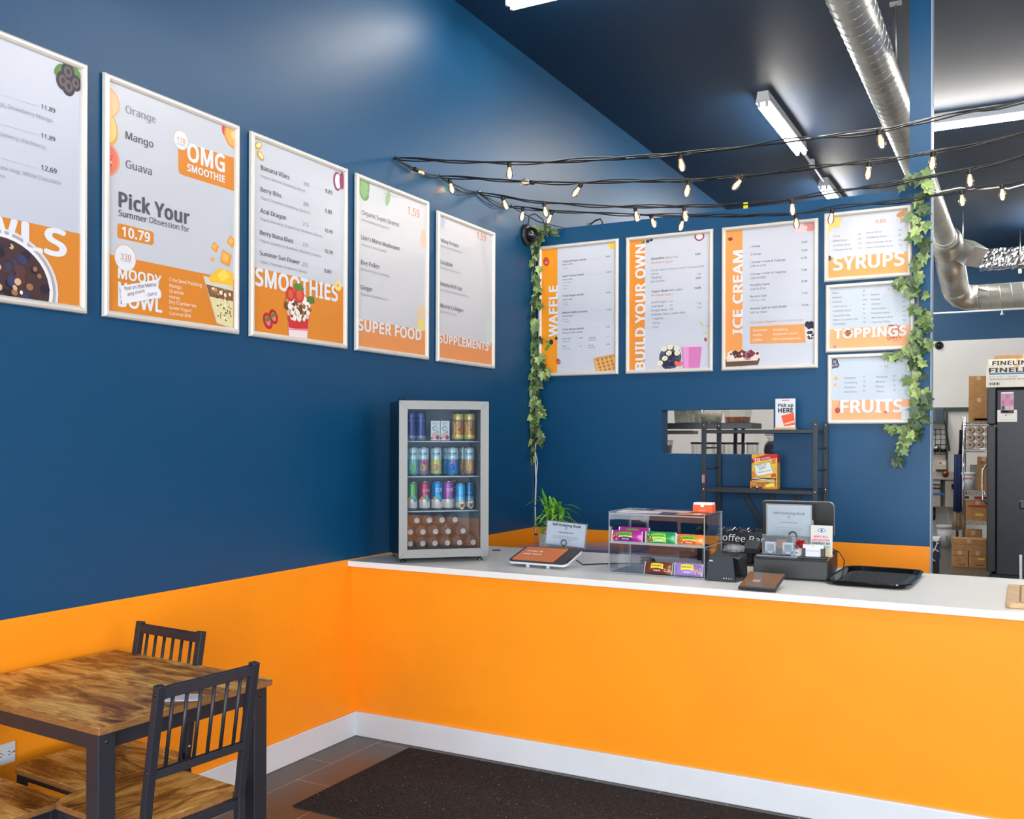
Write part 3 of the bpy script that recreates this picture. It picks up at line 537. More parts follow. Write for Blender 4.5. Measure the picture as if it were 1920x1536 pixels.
def make_chair(label):
    "origin under the seat's middle; the sitter looks along -y"
    t = thing('dining_chair', label, 'chair', (0, 0, 0), 0, 'matching chairs round the table')
    s = MB(); slab(s, rrect(-.2, -.215, .2, .19, .045), .432, .450); s.build('seat', t)
    for sx in (-1, 1):
        b = MB(); b.bar((sx*.17, .215, 0), (sx*.17, .205, .44), .026, .026, m_navysteel, (0, 1, 0)); b.bar((sx*.17, .205, .43), (sx*.17, .222, .56), .026, .024, m_navysteel, (0, 1, 0)); b.bar((sx*.17, .2215, .555), (sx*.17, .272, .862), .026, .024, m_navysteel, (0, 1, 0))
        l = b.build('back_leg', t, .002)
        for z, y in ((.47, .21), (.615, .231), (.838, .268)): MB().lathe([(0, .003), (.004, .002), (.005, 0)], m_chrome if z < .5 else m_blkg, 10, Matrix.Translation((sx*.183, y, z)) @ Matrix.Rotation(sx*PI/2, 4, 'Y')).build('bolt', l)
        b = MB(); b.box((sx*.175-.013, -.198, 0), (sx*.175+.013, -.172, .432), m_navysteel); b.build('front_leg', t, .002)
    f = MB(); f.box((-.165, -.195, .405), (.165, -.175, .431), m_navysteel).box((-.165, .19, .405), (.165, .212, .431), m_navysteel)
    for sx in (-1, 1): f.box((sx*.175-.01, -.175, .405), (sx*.175+.01, .195, .431), m_navysteel)
    f.build('seat_frame', t, .002)
    b = MB(); b.box((-.158, .258, .822), (.158, .276, .855), m_navysteel); b.build('top_rail', t, .002)
    b = MB(); b.box((-.158, .221, .590), (.158, .239, .614), m_navysteel); b.build('lower_rail', t, .002)
    for k in range(6):
        x = -.158+.316*(k+.75)/6.5; MB().tube([(x, .232, .612), (x, .266, .824)], .0055, m_navysteel, 8).build('spindle', t)
    b = MB(); b.tube([(-.175, .195, .2), (-.175, -.185, .2)], .008, m_navysteel).build('stretcher', t); MB().tube([(.175, .195, .2), (.175, -.185, .2)], .008, m_navysteel).build('stretcher', t)
    return t
c1 = make_chair('dark steel chair in front of the table, its slatted back towards the room'); c1.location = (.722, -1.742, 0); c1.rotation_euler = (0, 0, -PI/2-.09)
c2 = copy_tree(c1); c2['label'] = 'dark steel chair behind the table, only its slatted back showing above the top'; c2.location = (.315, -1.585, 0); c2.rotation_euler = (0, 0, -.075)
c3 = copy_tree(c1); c3['label'] = 'chair on the cropped left side of the table, only its wood seat showing'; c3.location = (.312, -2.09, 0); c3.rotation_euler = (0, 0, PI-.075)
q = on(345, 1309, 'z', TZ)
b = MB(); b.box((-.052, -.036, 0), (.052, .036, .0016), m_paper); b.prism(rrect(-.030, -.024, .030, .024, .01), (.0016, .0019), P((206, 196, 204)))
tag(b.build('table_card', loc=(q.x, q.y, TZ+.0004), local=True), 'small white printed card lying on the wood table behind the chair back', 'card').rotation_euler = (0, 0, .62)
# wall outlet
o = thing('wall_outlet', 'white double socket outlet on the orange wall under the table', 'outlet', (0, -1.739, .463))
b = MB(); b.box((.0005, -.041, -.036), (.006, .041, .036), m_white); b.build('cover_plate', o, .002)
b = MB(); b.box((.006, -.028, -.018), (.0085, .028, .018), m_white)
for sy in (-.015, .015):
    for dz in (-.006, .006): b.box((.0086, sy-.004, dz-.0012), (.0088, sy+.004, dz+.0012), m_blk)
    b.box((.0086, sy+.007, -.002), (.0088, sy+.010, .002), m_blk)
b.box((.0086, -.003, .004), (.010, .003, .009), m_white).box((.0086, -.003, -.009), (.010, .003, -.004), m_white); b.build('socket', o)
for y in (-.035, .035): MB().lathe([(0, .0085), (.003, .008), (.0035, .006)], m_steel, 10, Matrix.Translation((0, y, 0)) @ Matrix.Rotation(PI/2, 4, 'Y')).build('screw', o)
# floor mat: a tufted runner
b = MB(); mm = M('charcoal_carpet_pile', (52, 50, 50), .95, noise=.6, nscale=160, bump=1.0, bscale=700, spec=.08)
x0, x1, y0, y1 = .379, 3.9, -.69, .172
nx, ny = 176, 44
ii = [[b.vv((x0+(x1-x0)*i/nx, y0+(y1-y0)*j/ny, .0095+R.uniform(-.0012, .0016) if 0 < i < nx and 0 < j < ny else .0065)) for j in range(ny+1)] for i in range(nx+1)]
for i in range(nx):
    for j in range(ny): b.face((ii[i][j], ii[i+1][j], ii[i+1][j+1], ii[i][j+1]), mm)
k = [b.vv(q) for q in ((x0-.004, y0-.004, .001), (x1+.004, y0-.004, .001), (x1+.004, y1+.004, .001), (x0-.004, y1+.004, .001))]
ed = [[ii[i][0] for i in range(nx+1)], [ii[nx][j] for j in range(ny+1)], [ii[nx-i][ny] for i in range(nx+1)], [ii[0][ny-j] for j in range(ny+1)]]
for e, (s0, s1) in zip(ed, ((0, 1), (1, 2), (2, 3), (3, 0))): b.face([k[s0], k[s1]]+e[::-1], M('mat_rubber_edge', (30, 30, 32), .8, noise=.1))
for _ in range(420):
    x, y = R.uniform(x0+.02, x1-.02), R.uniform(y0+.02, y1-.02); s = R.uniform(.0012, .003); b.poly([(x-s, y, .0118), (x, y-s, .0118), (x+s, y+.001, .0120), (x, y+s, .0119)], P((196, 190, 180)))
tag(b.build('floor_mat', loc=(2.1, -.25, .0)), 'long charcoal carpet runner on the floor along the counter', 'mat')
# ------------------------------------------------------------------ ceiling: strip lights, conduit, ducts
m_tray = M('white_enamel_tray', (206, 208, 210), .4, noise=.02)
def strip(label, c, L, along, z=ZC, k=1):
    m_tube = M('lit_tube_%d' % (k*10), (255, 250, 242), .4, emit=TUBE*k)
    t = thing('strip_light', label, 'ceiling light', (c[0], c[1], z-.085), 0 if along == 'y' else PI/2, 'fluorescent strip lights on the ceiling')
    b = MB(); b.prism([(-.055, .0), (.055, .0), (.042, .07), (.042, .085), (-.042, .085), (-.042, .07)], (-L/2, L/2), m_tray, Matrix(((1, 0, 0, 0), (0, 0, 1, 0), (0, 1, 0, 0), (0, 0, 0, 1)))); b.build('housing', t)
    for sx in (-.03, .03):
        MB().tube([(sx, -L/2+.02, -.019), (sx, L/2-.02, -.019)], .0165, m_tube, 10).build('tube', t)
        for sy in (-1, 1): MB().box((sx-.012, sy*(L/2-.008)-.008, -.036), (sx+.012, sy*(L/2-.008)+.008, 0), m_tray).build('lamp_holder', t, .002)
    return t
strip('double strip light at the photo top edge, close to the left wall', (.99, 1.21), 1.24, 'x', k=1.5)
strip('long double strip light hanging over the menu wall, parallel to the left wall', (1.30, 4.33), 1.44, 'y', k=2.6)
strip('far double strip light just showing above the menu wall', (1.26, 7.05), 1.40, 'y', k=4)
strip('strip light running sideways right of the blue column', (2.98, 4.83), 1.42, 'x', k=1.8)
for x, y, al, kk, l in ((2.5, .5, 'y', 2.8, 'strip light over the counter, above the picture'), (4.0, .9, 'y', 2.6, 'strip light over the right end of the counter'), (2.6, -2.4, 'x', 1.2, 'strip light over the dining tables'), (4.8, -2.2, 'x', 2.2, 'strip light over the entrance side'),  # strips out of view, put in to brighten the counter, room and kitchen
        (4.4, 6.2, 'x', 3, 'strip light over the kitchen'), (3.3, 9.2, 'y', 3.6, 'strip light near the kitchen back wall'), (1.3, 10.4, 'y', 4, 'strip light over the kitchen sink')):
    strip(l, (x, y), 1.44, al, k=kk)
t = thing('electrical_conduit', 'thin white conduit joining the ceiling strip lights', 'conduit', (1.30, 5.0, ZC-.04))
MB().tube([(1.372, 4.83, ZC-.045), (2.16, 4.83, ZC-.045)], .0125, m_white).build('cross_run', t, world=True)
MB().tube([(1.285, 5.07, ZC-.045), (1.265, 6.33, ZC-.045)], .0125, m_white).build('long_run', t, world=True)
b = MB(); b.box((1.255, 5.62, ZC-.07), (1.30, 5.68, ZC), m_white); b.build('junction_box', t, .003, world=True)
DX, DZ, DR = 2.28, 3.86, .112
t = thing('spiral_duct', 'round galvanised spiral duct under the ceiling, bending right in the kitchen', 'air duct', (DX, 2.0, DZ))
def spiral(bm, a, bb, r, pitch):
    a, bb = V(a), V(bb); L = (bb-a).length; d = (bb-a).normalized(); u = d.cross(V((0, 0, 1))).normalized(); w = d.cross(u); n = int(L/pitch*18)
    bm.tube([a+d*(L*k/n)+(u*math.cos(2*PI*k/18)+w*math.sin(2*PI*k/18))*r for k in range(n+1)], .0035, m_galv, 4)
b = MB(); b.tube([(DX, -2.2, DZ), (DX, 1.0, DZ), (DX, 4.5, DZ), (DX, 8.2, DZ)], DR, m_galv, 40); spiral(b, (DX, -1.0, DZ), (DX, 8.2, DZ), DR, .11); b.build('straight_run', t, world=True)
b = MB(); b.tube([(DX, 8.0, DZ), (DX, 8.14, DZ)], DR+.012, m_galv, 40).tube([(DX, 8.14, DZ), (DX, 8.2, DZ-.008), (DX, 8.42, DZ-.05), (DX, 8.5, DZ-.07)], [DR+.02, .165, .175, .165], m_galv, 40); b.build('collar', t, world=True)
E1 = V((DX+.03, 9.45, 3.41))
b = MB(); b.tube([(DX, 8.45, DZ-.05), (DX+.01, 8.9, DZ-.24), E1+V((-.005, -.12, .06))], .158, m_galv, 40)
b.tube([E1+V((-.005, -.12, .06)), E1+V((.01, -.02, .012)), E1+V((.05, .06, -.03)), E1+V((.13, .10, -.055)), E1+V((.24, .115, -.062))], .158, m_galv, 40); spiral(b, (DX, 8.45, DZ-.05), E1+V((-.005, -.12, .06)), .158, .07); b.build('elbow', t, world=True)
b = MB(); b.tube([E1+V((.22, .115, -.062)), (4.9, 9.565, 3.348)], .158, m_galv, 40); spiral(b, E1+V((.24, .115, -.062)), (4.6, 9.565, 3.348), .158, .13); b.build('cross_run', t, world=True)
b = MB(); M4 = Matrix.Translation((DX+.19, 8.55, DZ-.10)) @ Matrix.Rotation(-.5, 4, 'Z') @ Matrix.Rotation(.62, 4, 'Y'); b.box((-.06, -.14, -.12), (.16, .14, .12), m_galv, M4); b.build('take_off_box', t, .004, world=True)
b = MB(); b.tube([(2.39, 2.47, DZ-.0), (2.385, 2.478, ZC-.01)], .005, m_galv).box((2.35, 2.463, ZC-.02), (2.42, 2.493, ZC), m_galv).tube([(DX+.155, 8.6, DZ), (DX+.155, 8.6, ZC)], .007, m_galv); b.build('hanger_rod', t, world=True)
b = MB(); mfo = M('crinkled_foil_wrap', (190, 188, 186), .22, 1, noise=.12, nscale=30)
rr = []
for i in range(131):
    x = 2.55+2.65*i/130; pr_ = [(10.05, 3.80+.23*j/9) for j in range(10)]+[(10.05+.3*j/7, 4.03) for j in range(1, 8)]+[(10.35, 4.03-.23*j/4) for j in range(1, 5)]+[(10.35-.3*j/7, 3.80) for j in range(1, 7)]
    rr.append([b.vv((x, y+R.uniform(-.007, .007), z+R.uniform(-.007, .007))) for y, z in pr_])
for p0, p1 in zip(rr, rr[1:]):
    for j in range(len(p0)): b.face((p0[j], p0[(j+1) % len(p0)], p1[(j+1) % len(p0)], p1[j]), mfo)
b.face(rr[0], mfo); b.face(rr[-1][::-1], mfo)
f = tag(b.build('foil_wrapped_duct', loc=(3.8, 10.2, 3.8)), 'silver foil wrapped square duct below the kitchen ceiling', 'air duct')
b = MB(); b.tube([(3.02, 10.02, 3.70), (3.02, 10.02, ZC)], .010, m_steel, 8).box((3.0, 10.0, 3.68), (3.04, 10.045, 3.74), m_steel).box((3.0, 10.0, 3.79), (3.04, 10.38, 3.80), m_steel); b.build('hanger_rod', f, world=True)
b = MB(); b.tube([(1.6, 11.2, 3.375), (5.0, 11.2, 3.375)], .013, m_white, 8)
t = tag(b.build('sprinkler_pipe', loc=(3.0, 11.2, 3.375)), 'thin white sprinkler pipe across the kitchen under the round duct', 'pipe')
b = MB(); q = on(1879, 588, 'y', 11.2); b.lathe([(.01, .03), (.012, 0), (.03, -.012), (.02, -.03), (0, -.035)], m_white, 12, Matrix.Translation((q.x, 11.2, q.z+.01))); b.build('sprinkler_head', t, world=True)
# ------------------------------------------------------------------ string lights
m_cord = M('black_rubber_cord', (14, 14, 14), .4, noise=.1); m_bulb = glassy('bulb_glass', (255, 240, 216), .06, .03, 1.0, .10, (255, 236, 206)); m_fil = M('glowing_filament', (255, 190, 110), .4, emit=FIL)
def bulb(parent, s, e, origin):
    "Edison bulb from socket point s towards tip e"
    d = (e-s); L = .088; z = d.normalized(); x = z.cross(V((.3, 1, .2))).normalized(); y = z.cross(x); M4 = frame4(s-origin, x, y, z); k = L
    g = MB(); g.lathe([(.010, .022), (.0125, .032), (.0165, .046), (.0185, .060), (.0172, .072), (.012, .082), (.006, .086), (0, .0875)], m_bulb, 16, M4); o = g.build('bulb', parent)
    g = MB(); g.lathe([(0, -.004), (.011, -.004), (.0125, .004), (.0125, .020), (.0115, .026), (0, .026)], m_cord, 12, M4); g.build('socket', o)
    g = MB()
    for q in (-1, 1): g.tube([M4 @ V((q*.003, 0, .03)), M4 @ V((q*.0052, 0, .05)), M4 @ V((q*.003, 0, .072))], .0008, m_fil, 5)
    g.build('filament', o)
    l = bpy.data.lights.new('bulb_light', 'POINT'); l.energy = .22; l.color = (1, .74, .42); l.shadow_soft_size = .012
    lo = bpy.data.objects.new('bulb_light', l); C.objects.link(lo); lo.parent = o; lo.location = M4 @ V((0, 0, .056))
def strand(label, y, pts, bulbs, extra=()):
    A = on(*pts[0], 'y', y); P3 = [on(x, z, 'y', y) for x, z in pts]; P3.append(P3[-1]+(P3[-1]-P3[-2])*3+V((0, 0, .1))); P3.append(P3[-1]+V((1.6, 0, .42)))
    t = thing('string_light', label, 'string light', A, 0, 'black corded string lights across the counter')
    def dense(off, ph, amp):
        o = []
        for i, (a, b) in enumerate(zip(P3, P3[1:])):
            n = max(2, int((b-a).length/.05))
            for k in range(n):
                f = k/n; q = a.lerp(b, f)
                # smooth the polyline a little
                pa = P3[max(0, i-1)]; pb = P3[min(len(P3)-1, i+2)]; f2, f3 = f*f, f*f*f
                q = .5*((2*a)+(-pa+b)*f+(2*pa-5*a+4*b-pb)*f2+(-pa+3*a-3*b+pb)*f3); w = (q.x*7+ph)
                o.append(q-A+V((0, math.sin(w)*amp+off*math.cos(w*2.1), math.cos(w)*amp+off*math.sin(w*1.7))))
        return o
    for off, ph, amp in ((.003, 0, .004), (.003, 2.1, .006), (.005, 4.0, .010)): MB().tube(dense(off, ph, amp), .0038, m_cord, 5).build('cord', t)
    for (sx, sy), (ex, ey), yy in bulbs:
        if yy is None: s, e = on(sx, sy, 'y', y), on(ex, ey, 'y', y)
        else: s, e = on(sx, sy, 'x', .03), on(ex, ey, 'x', .035)
        bulb(t, s, e, A)
    h = MB(); h.tube([V((-A.x, 0, .012)), V((.012, 0, .012)), V((.02, 0, 0)), V((.012, 0, -.008))], .0025, m_chrome, 6); h.build('hook', t)
    for pp, r in extra: MB().tube([q-A for q in pp], r, m_cord, 5).build('cord', t)
    return t, A
ys = (.569, 1.025, 1.481, 1.927)
aw_ = [on(x, y, 'x', .012) for x, y in ((740, 297), (823, 331), (895, 361), (957, 387))]
wl = lambda a, b, d: [a, a.lerp(b, .35)+V((.012, 0, -d*.8)), a.lerp(b, .65)+V((.012, 0, -d)), b]
strand('string light nearest the viewer, highest strand in the picture', ys[0], ((740, 297), (850, 303), (955, 305), (1120, 300), (1278, 288), (1450, 269), (1648, 244), (1800, 212), (1920, 190)),
    (((778, 317), (798, 327), 1), ((955, 305), (955.5, 332), None), ((1274, 289), (1279.5, 318), None), ((1647, 243), (1654, 275), None)), ((wl(aw_[0], aw_[1], .02), .004), (wl(aw_[0], aw_[1], .035), .004)))
strand('second string light from the front', ys[1], ((823, 331), (905, 336), (992, 341.5), (1090, 342), (1287, 338), (1395, 330), (1628, 303), (1749, 285), (1920, 250)),
    (((843, 336), (848, 358), 1), ((1001, 342.5), (983.5, 341.5), None), ((1091, 344), (1076, 366), None), ((1291, 338), (1287, 366), None), ((1395, 330), (1380, 348), None), ((1630, 303), (1627, 331), None), ((1750, 284), (1748, 309), None)), ((wl(aw_[1], aw_[2], .02), .004), (wl(aw_[1], aw_[2], .045), .004)))
t3, A3 = strand('third string light from the front, with a yellow tag on its cord', ys[2], ((895, 361), (942, 369), (1020, 380), (1194, 388), (1285, 387), (1390, 383), (1486, 373), (1640, 349), (1818, 317), (1920, 292)),
    (((942, 370), (950.5, 391), None), ((1020, 381), (1024, 404), None), ((1191, 389), (1195.5, 415), None), ((1282.5, 388), (1286, 412), None), ((1484, 374), (1486.5, 400.5), None), ((1817.5, 318), (1819, 345), None)), ((wl(aw_[2], aw_[3], .02), .004), (wl(aw_[2], aw_[3], .04), .004)))
q = on(1398, 385, 'y', ys[2]); b = MB(); b.box((q.x-.012, ys[2]-.003, q.z-.018), (q.x+.012, ys[2]+.003, q.z+.016), M('yellow_tag', (226, 206, 30), .5)); tag(b.build('cord_tag', t3, world=True), 'yellow paper tag')
cB = on(1060, 428, 'y', YB-.01)
strand('string light closest to the menu wall', ys[3], ((957, 387), (981, 390), (1036, 396), (1130, 400), (1222, 403), (1282, 405), (1400, 404), (1494, 401), (1562, 391), (1700, 375), (1803, 357), (1878, 346), (1920, 338)),
    (((981, 390), (977.8, 413), None), ((1036, 396), (1028, 415), None), ((1220, 403.5), (1227, 423), None), ((1282, 407), (1276, 429), None), ((1492.5, 402), (1493.5, 422), None), ((1560.5, 392), (1557.5, 415.5), None), ((1803, 357), (1804.5, 384), None), ((1878.5, 346), (1879.5, 368), None)), (((aw_[3], aw_[3].lerp(cB, .5)+V((0, 0, -.03)), cB), .004),))
b = MB(); pts = [on(x, y, 'y', 2.0) for x, y in ((1742, 358), (1760, 360), (1780, 356), (1800, 352), (1820, 355), (1850, 354), (1872, 351), (1890, 354), (1920, 346))]; pts.append(pts[-1]+V((1.2, 0, .15)))
tag(b.tube(pts, .004, m_white, 6).build('white_cable', loc=tuple(pts[0])), 'white cable waving along the rearmost string light', 'cable')
# ------------------------------------------------------------------ ivy garlands
m_leaf = [M('ivy_leaf_'+n, c, .45, noise=.25, nscale=60) for n, c in (('dark', (66, 86, 56)), ('mid', (104, 128, 76)), ('pale', (150, 172, 104)))]; m_stem = M('ivy_stem', (120, 108, 72), .6, noise=.2)
LOBE = ((0, 0), (.16, -.10), (.46, .02), (.34, .28), (.50, .56), (.22, .60), (0, 1.0))
def leaf(b, p, d, n, size, m):
    d = d.normalized(); n = (n-d*n.dot(d)).normalized(); s = d.cross(n); f = R.uniform(.12, .4)
    L = [p+d*(y*size)+s*(x*size)+n*(abs(x)*size*f-(y*y)*size*.12) for x, y in LOBE]; Rr = [p+d*(y*size)-s*(x*size)+n*(abs(x)*size*f-(y*y)*size*.12) for x, y in LOBE]
    for q in L+Rr: q.x = max(q.x, .006); q.y = min(q.y, YB-.004)
    b.face([b.vv(q) for q in L], m, False); b.face([b.vv(q) for q in Rr[::-1]], m, False)
def garland(label, pts, y, n, spread, arms, smin=.055, smax=.085):
    P3 = [on(px, py, 'y', y) for px, py in pts]; t = thing('ivy_garland', label, 'garland', P3[-1], 0, 'ivy garlands at both ends of the menu wall'); st = MB(); lf = MB()
    paths = [P3]+[[on(px, py, 'y', y-.01) for px, py in a] for a in arms]
    for a in paths: st.tube([q+V((R.uniform(-.004, .004), 0, 0)) for q in a], .0028, m_stem, 6)
    st.tube([q+V((.012*math.sin(i*2), -.008, 0)) for i, q in enumerate(P3)], .002, m_stem, 5)
    tot = [sum((b-a).length for a, b in zip(q, q[1:])) for q in paths]
    for q, L in zip(paths, tot):
        k = int(n*L/tot[0]) if q is P3 else max(3, int(n*L/tot[0]*1.1))
        for i in range(k):
            f = (i+R.random()*.8)/k*L
            for a, c in zip(q, q[1:]):
                l = (c-a).length
                if f <= l: break
                f -= l
            p = a.lerp(c, min(1, f/l)); sp = spread if q is P3 else .012
            ox = R.uniform(-1, 1)*sp; pp = V((max(.012, p.x+ox), min(YB-.012, p.y-R.uniform(0, .035)), p.z+R.uniform(-.02, .02)))
            d = V((ox*9+R.uniform(-.5, .5), R.uniform(-.35, .05), -.55+R.uniform(-.7, .5))); nn = V((R.uniform(-.5, .5), -1, R.uniform(-.1, .7)))
            leaf(lf, pp, d, nn, R.uniform(smin, smax)*(1 if q is P3 else .85), R.choices(m_leaf, (4, 4, 2))[0])
            if abs(ox) > .02: st.tube([p, (p+pp)/2+V((0, -.008, .006)), pp], .0012, m_stem, 4, False)
    st.build('stem', t, world=True); tag(lf.build('foliage', t, world=True), kind=None)
    return t
garland('ivy garland hanging in the corner beside the WAFFLE menu', ((1012, 424), (1004, 455), (1004, 500), (1003, 560), (1002, 620), (1005, 660), (1003, 700), (1007, 740), (1004, 780), (1005, 822)), 2.262, 88, .044, (((1004, 437), (1018, 426), (1034, 430), (1038, 440)), ((1008, 660), (1022, 690), (1030, 705)), ((1003, 690), (996, 830), (996, 858)), ((1006, 800), (1018, 815), (1022, 828))))
garland('ivy garland hanging at the right end of the menu wall', ((1722, 325), (1730, 350), (1725, 400), (1727, 450), (1724, 500), (1722, 550), (1722, 600), (1720, 650), (1717, 700), (1724, 735), (1728, 780), (1716, 808), (1700, 826)), 2.268, 84, .038, (((1724, 335), (1705, 335), (1694, 345)), ((1716, 526), (1700, 524), (1672, 531)), ((1716, 657), (1695, 655), (1664, 668)), ((1725, 630), (1738, 642), (1748, 648)), ((1712, 800), (1690, 803), (1660, 800)), ((1704, 820), (1688, 840), (1680, 864))))
b = MB(); pts = [on(x, y, 'y', YB-.012) for x, y in ((1006, 690), (1005, 760), (1004, 810), (1003.5, 860), (1005, 900), (1003.5, 950), (1004, 1012))]; b.tube(pts, .006, m_white, 6)
b.tube([on(x, y, 'y', YB-.012) for x, y in ((1004, 850), (1008, 868), (1006, 885), (1004, 905))], .004, m_white, 6)
t = tag(b.build('power_cable', loc=tuple(pts[-1])), 'white cable clipped down the wall corner below the ivy', 'cable')
for y in (845, 948, 1002):
    q = on(1004.5, y, 'y', YB-.012); MB().box((q.x-.009, q.y-.008, q.z-.004), (q.x+.011, YB-.0005, q.z+.004), m_blk).build('cable_clip', t, world=True)
# ------------------------------------------------------------------ cameras, hook on the wall top
def turret(label, c, n, r, look):
    t = thing('security_camera', label, 'camera', c, 0, 'dome security cameras'); n = V(n); x = n.cross(V((0, 0, 1))).normalized(); z = x.cross(n)
    b = MB(); b.lathe([(0, .0), (r, .0), (r, r*.25), (r*.92, r*.34), (r*.7, r*.4), (0, r*.4)], m_blk, 28, Matrix(((x.x, z.x, n.x, 0), (x.y, z.y, n.y, 0), (x.z, z.z, n.z, 0), (0, 0, 0, 1)))); b.build('mounting_ring', t)
    lk = V(look).normalized(); u = lk.cross(V((0, 0, 1))).normalized(); w = u.cross(lk); c0 = n*r*.55
    M4 = Matrix(((u.x, w.x, lk.x, c0.x), (u.y, w.y, lk.y, c0.y), (u.z, w.z, lk.z, c0.z), (0, 0, 0, 1)))
    b = MB(); b.lathe([(0, -r*.72), (r*.4, -r*.6), (r*.66, -r*.3), (r*.72, 0), (r*.64, r*.35), (r*.5, r*.52), (r*.46, r*.56), (r*.4, r*.5), (0, r*.5)], m_blkg, 28, M4); b.build('eyeball', t)
    b = MB(); b.lathe([(r*.42, r*.5), (r*.3, r*.6), (0, r*.64)], m_blkg, 20, M4).lathe([(r*.2, r*.61), (r*.16, r*.655), (0, r*.66)], M('lens_glass', (30, 30, 48), .05, spec=.9), 16, M4); b.build('lens', t)
    return t
t = turret('black dome camera on the left wall above the corner ivy', (0, 2.155, 2.98), (1, 0, 0), .075, (.7, -.55, -.25))
b = MB(); q = V((.02, 2.17, 3.05)); b.tube([q-V((0, 2.155, 2.98))+V(d) for d in ((0, -.02, .0), (.0, .0, .07), (.02, .05, .09), (.05, .11, .06), (.06, .13, .02))], .004, m_cord, 6).build('cord', t)
turret('small black dome camera on the white kitchen wall', (1.925, YR, 2.995), (0, -1, 0), .062, (.1, -1, -.5))
b = MB(); q = on(1112, 417, 'y', YB+.04); b.tube([(q.x-.02, YB+.04, 3.04), (q.x-.015, YB+.04, 3.06), (q.x+.02, YB+.03, 3.075), (q.x+.06, YB+.03, 3.085), (q.x+.075, YB+.03, 3.06), (q.x+.075, YB+.03, 3.045)], .006, m_cord, 6)
t = tag(b.build('cable_loop', loc=(q.x, YB+.04, 3.04)), 'short black cable loop on top of the menu wall', 'cable')
MB().box((q.x-.04, YB+.025, 3.04), (q.x-.015, YB+.055, 3.065), m_chrome).build('clip', t, world=True)
# ------------------------------------------------------------------ beverage cooler and its contents
FA = V((.302, .186, 0)); frz = math.radians(43); FD = V((math.cos(frz), math.sin(frz), 0)); FN = V((-FD.y, FD.x, 0)); FW = .466; FH = .800
t = thing('beverage_cooler', 'glass door drinks cooler with steel frame standing on the counter end', 'fridge', (FA.x, FA.y, HC), frz)
z0, z1 = .025, .025+FH; D = .36; m_int = M('cooler_liner', (150, 158, 166), .5, noise=.03)
b = MB(); th = .028
b.box((0, .032, z0), (th, D, z1), m_blkg).box((FW-th, .032, z0), (FW, D, z1), m_blk).box((th, .032, z1-.03), (FW-th, D, z1), m_blk).box((th, .032, z0), (FW-th, D, z0+.03), m_blk).box((th, D-.02, z0+.03), (FW-th, D, z1-.03), m_blk)
b.box((th, .034, z0+.03), (th+.003, D-.02, z1-.03), m_int).box((FW-th-.003, .034, z0+.03), (FW-th, D-.02, z1-.03), m_int).box((th, D-.024, z0+.03), (FW-th, D-.02, z1-.03), m_int).box((th, .034, z0+.03), (FW-th, D-.02, z0+.033), m_int)
b.build('cabinet', t)
b = MB(); fw = .043; dm = [(0, 0), (FW, 0), (FW, FH), (0, FH)]
ou = [V((x, 0, z0+z)) for x, z in dm]; inn = [V((abs(x-fw), 0, z0+abs(z-fw))) if 0 else V((fw if x == 0 else FW-fw, 0, z0+(fw if z == 0 else FH-fw))) for x, z in dm]
bo = [q+V((0, .030, 0)) for q in ou]; bi = [q+V((0, .030, 0)) for q in inn]
for k in range(4):
    j = (k+1) % 4; b.poly([ou[k], ou[j], inn[j], inn[k]], m_steel).poly([ou[j], ou[k], bo[k], bo[j]], m_steel).poly([inn[k], inn[j], bi[j], bi[k]], m_blk).poly([bo[j], bo[k], bi[k], bi[j]], m_blk)
md = M('mitre_seam', (70, 70, 70), .5)
for k in range(4): w_ = V((.0009, 0, 0)); b.poly([ou[k]-w_+V((0, -.0004, 0)), ou[k]+w_+V((0, -.0004, 0)), inn[k]+w_+V((0, -.0004, 0)), inn[k]-w_+V((0, -.0004, 0))], md)
dr = b.build('door', t)
b = MB(); m_cg = glassy('cooler_door_glass', (226, 232, 236), .045, .015, .7)
b.poly([(fw, .012, z0+fw), (FW-fw, .012, z0+fw), (FW-fw, .012, z0+FH-fw), (fw, .012, z0+FH-fw)], m_cg); b.build('door_glass', dr)
b = MB(); b.box((.0, -.001, z1+.0), (.035, .03, z1+.010), m_blkg).box((.06, .02, z1), (FW-.05, D, z1+.004), m_blk); b.build('hinge_cover', t)
for k, (x, y) in enumerate(((.03, .05), (FW-.035, .05), (.03, D-.04), (FW-.035, D-.04))):
    MB().lathe([(0, 0), (.015, 0), (.015, .008), (.008, .012), (.008, .026), (0, .026)], m_steel if k == 1 else m_blk, 14, Matrix.Translation((x, y, 0))).build('foot', t)
SH = [z0+.233, z0+.411, z0+.592]
for z in SH:
    b = MB(); b.tube([(fw-.012, .045, z), (FW-fw+.012, .045, z)], .0038, m_white, 8).tube([(fw-.012, D-.04, z), (FW-fw+.012, D-.04, z)], .003, m_white, 6)
    for k in range(19): x = fw-.005+(FW-2*fw+.01)*k/18; b.tube([(x, .045, z+.001), (x, D-.04, z+.001)], .0016, m_chrome, 5)
    b.build('wire_shelf', t)
FM = Matrix.Translation((FA.x, FA.y, HC)) @ Matrix.Rotation(frz, 4, 'Z')
def fx(px, y=.085):
    "position along the cooler front of something seen at photo column px, standing y behind the door face"
    o = FA+FN*y; d = on(px, 900, 'z', 1.2)-CAM; # solve CAM + d*t = o + FD*s in plan
    det = d.x*(-FD.y)+d.y*FD.x; w = o-CAM; tt = (w.x*(-FD.y)+w.y*FD.x)/det; return (CAM+d*tt-o).dot(FD)
m_lid = M('can_aluminium', (206, 208, 210), .3, 1, noise=.03)
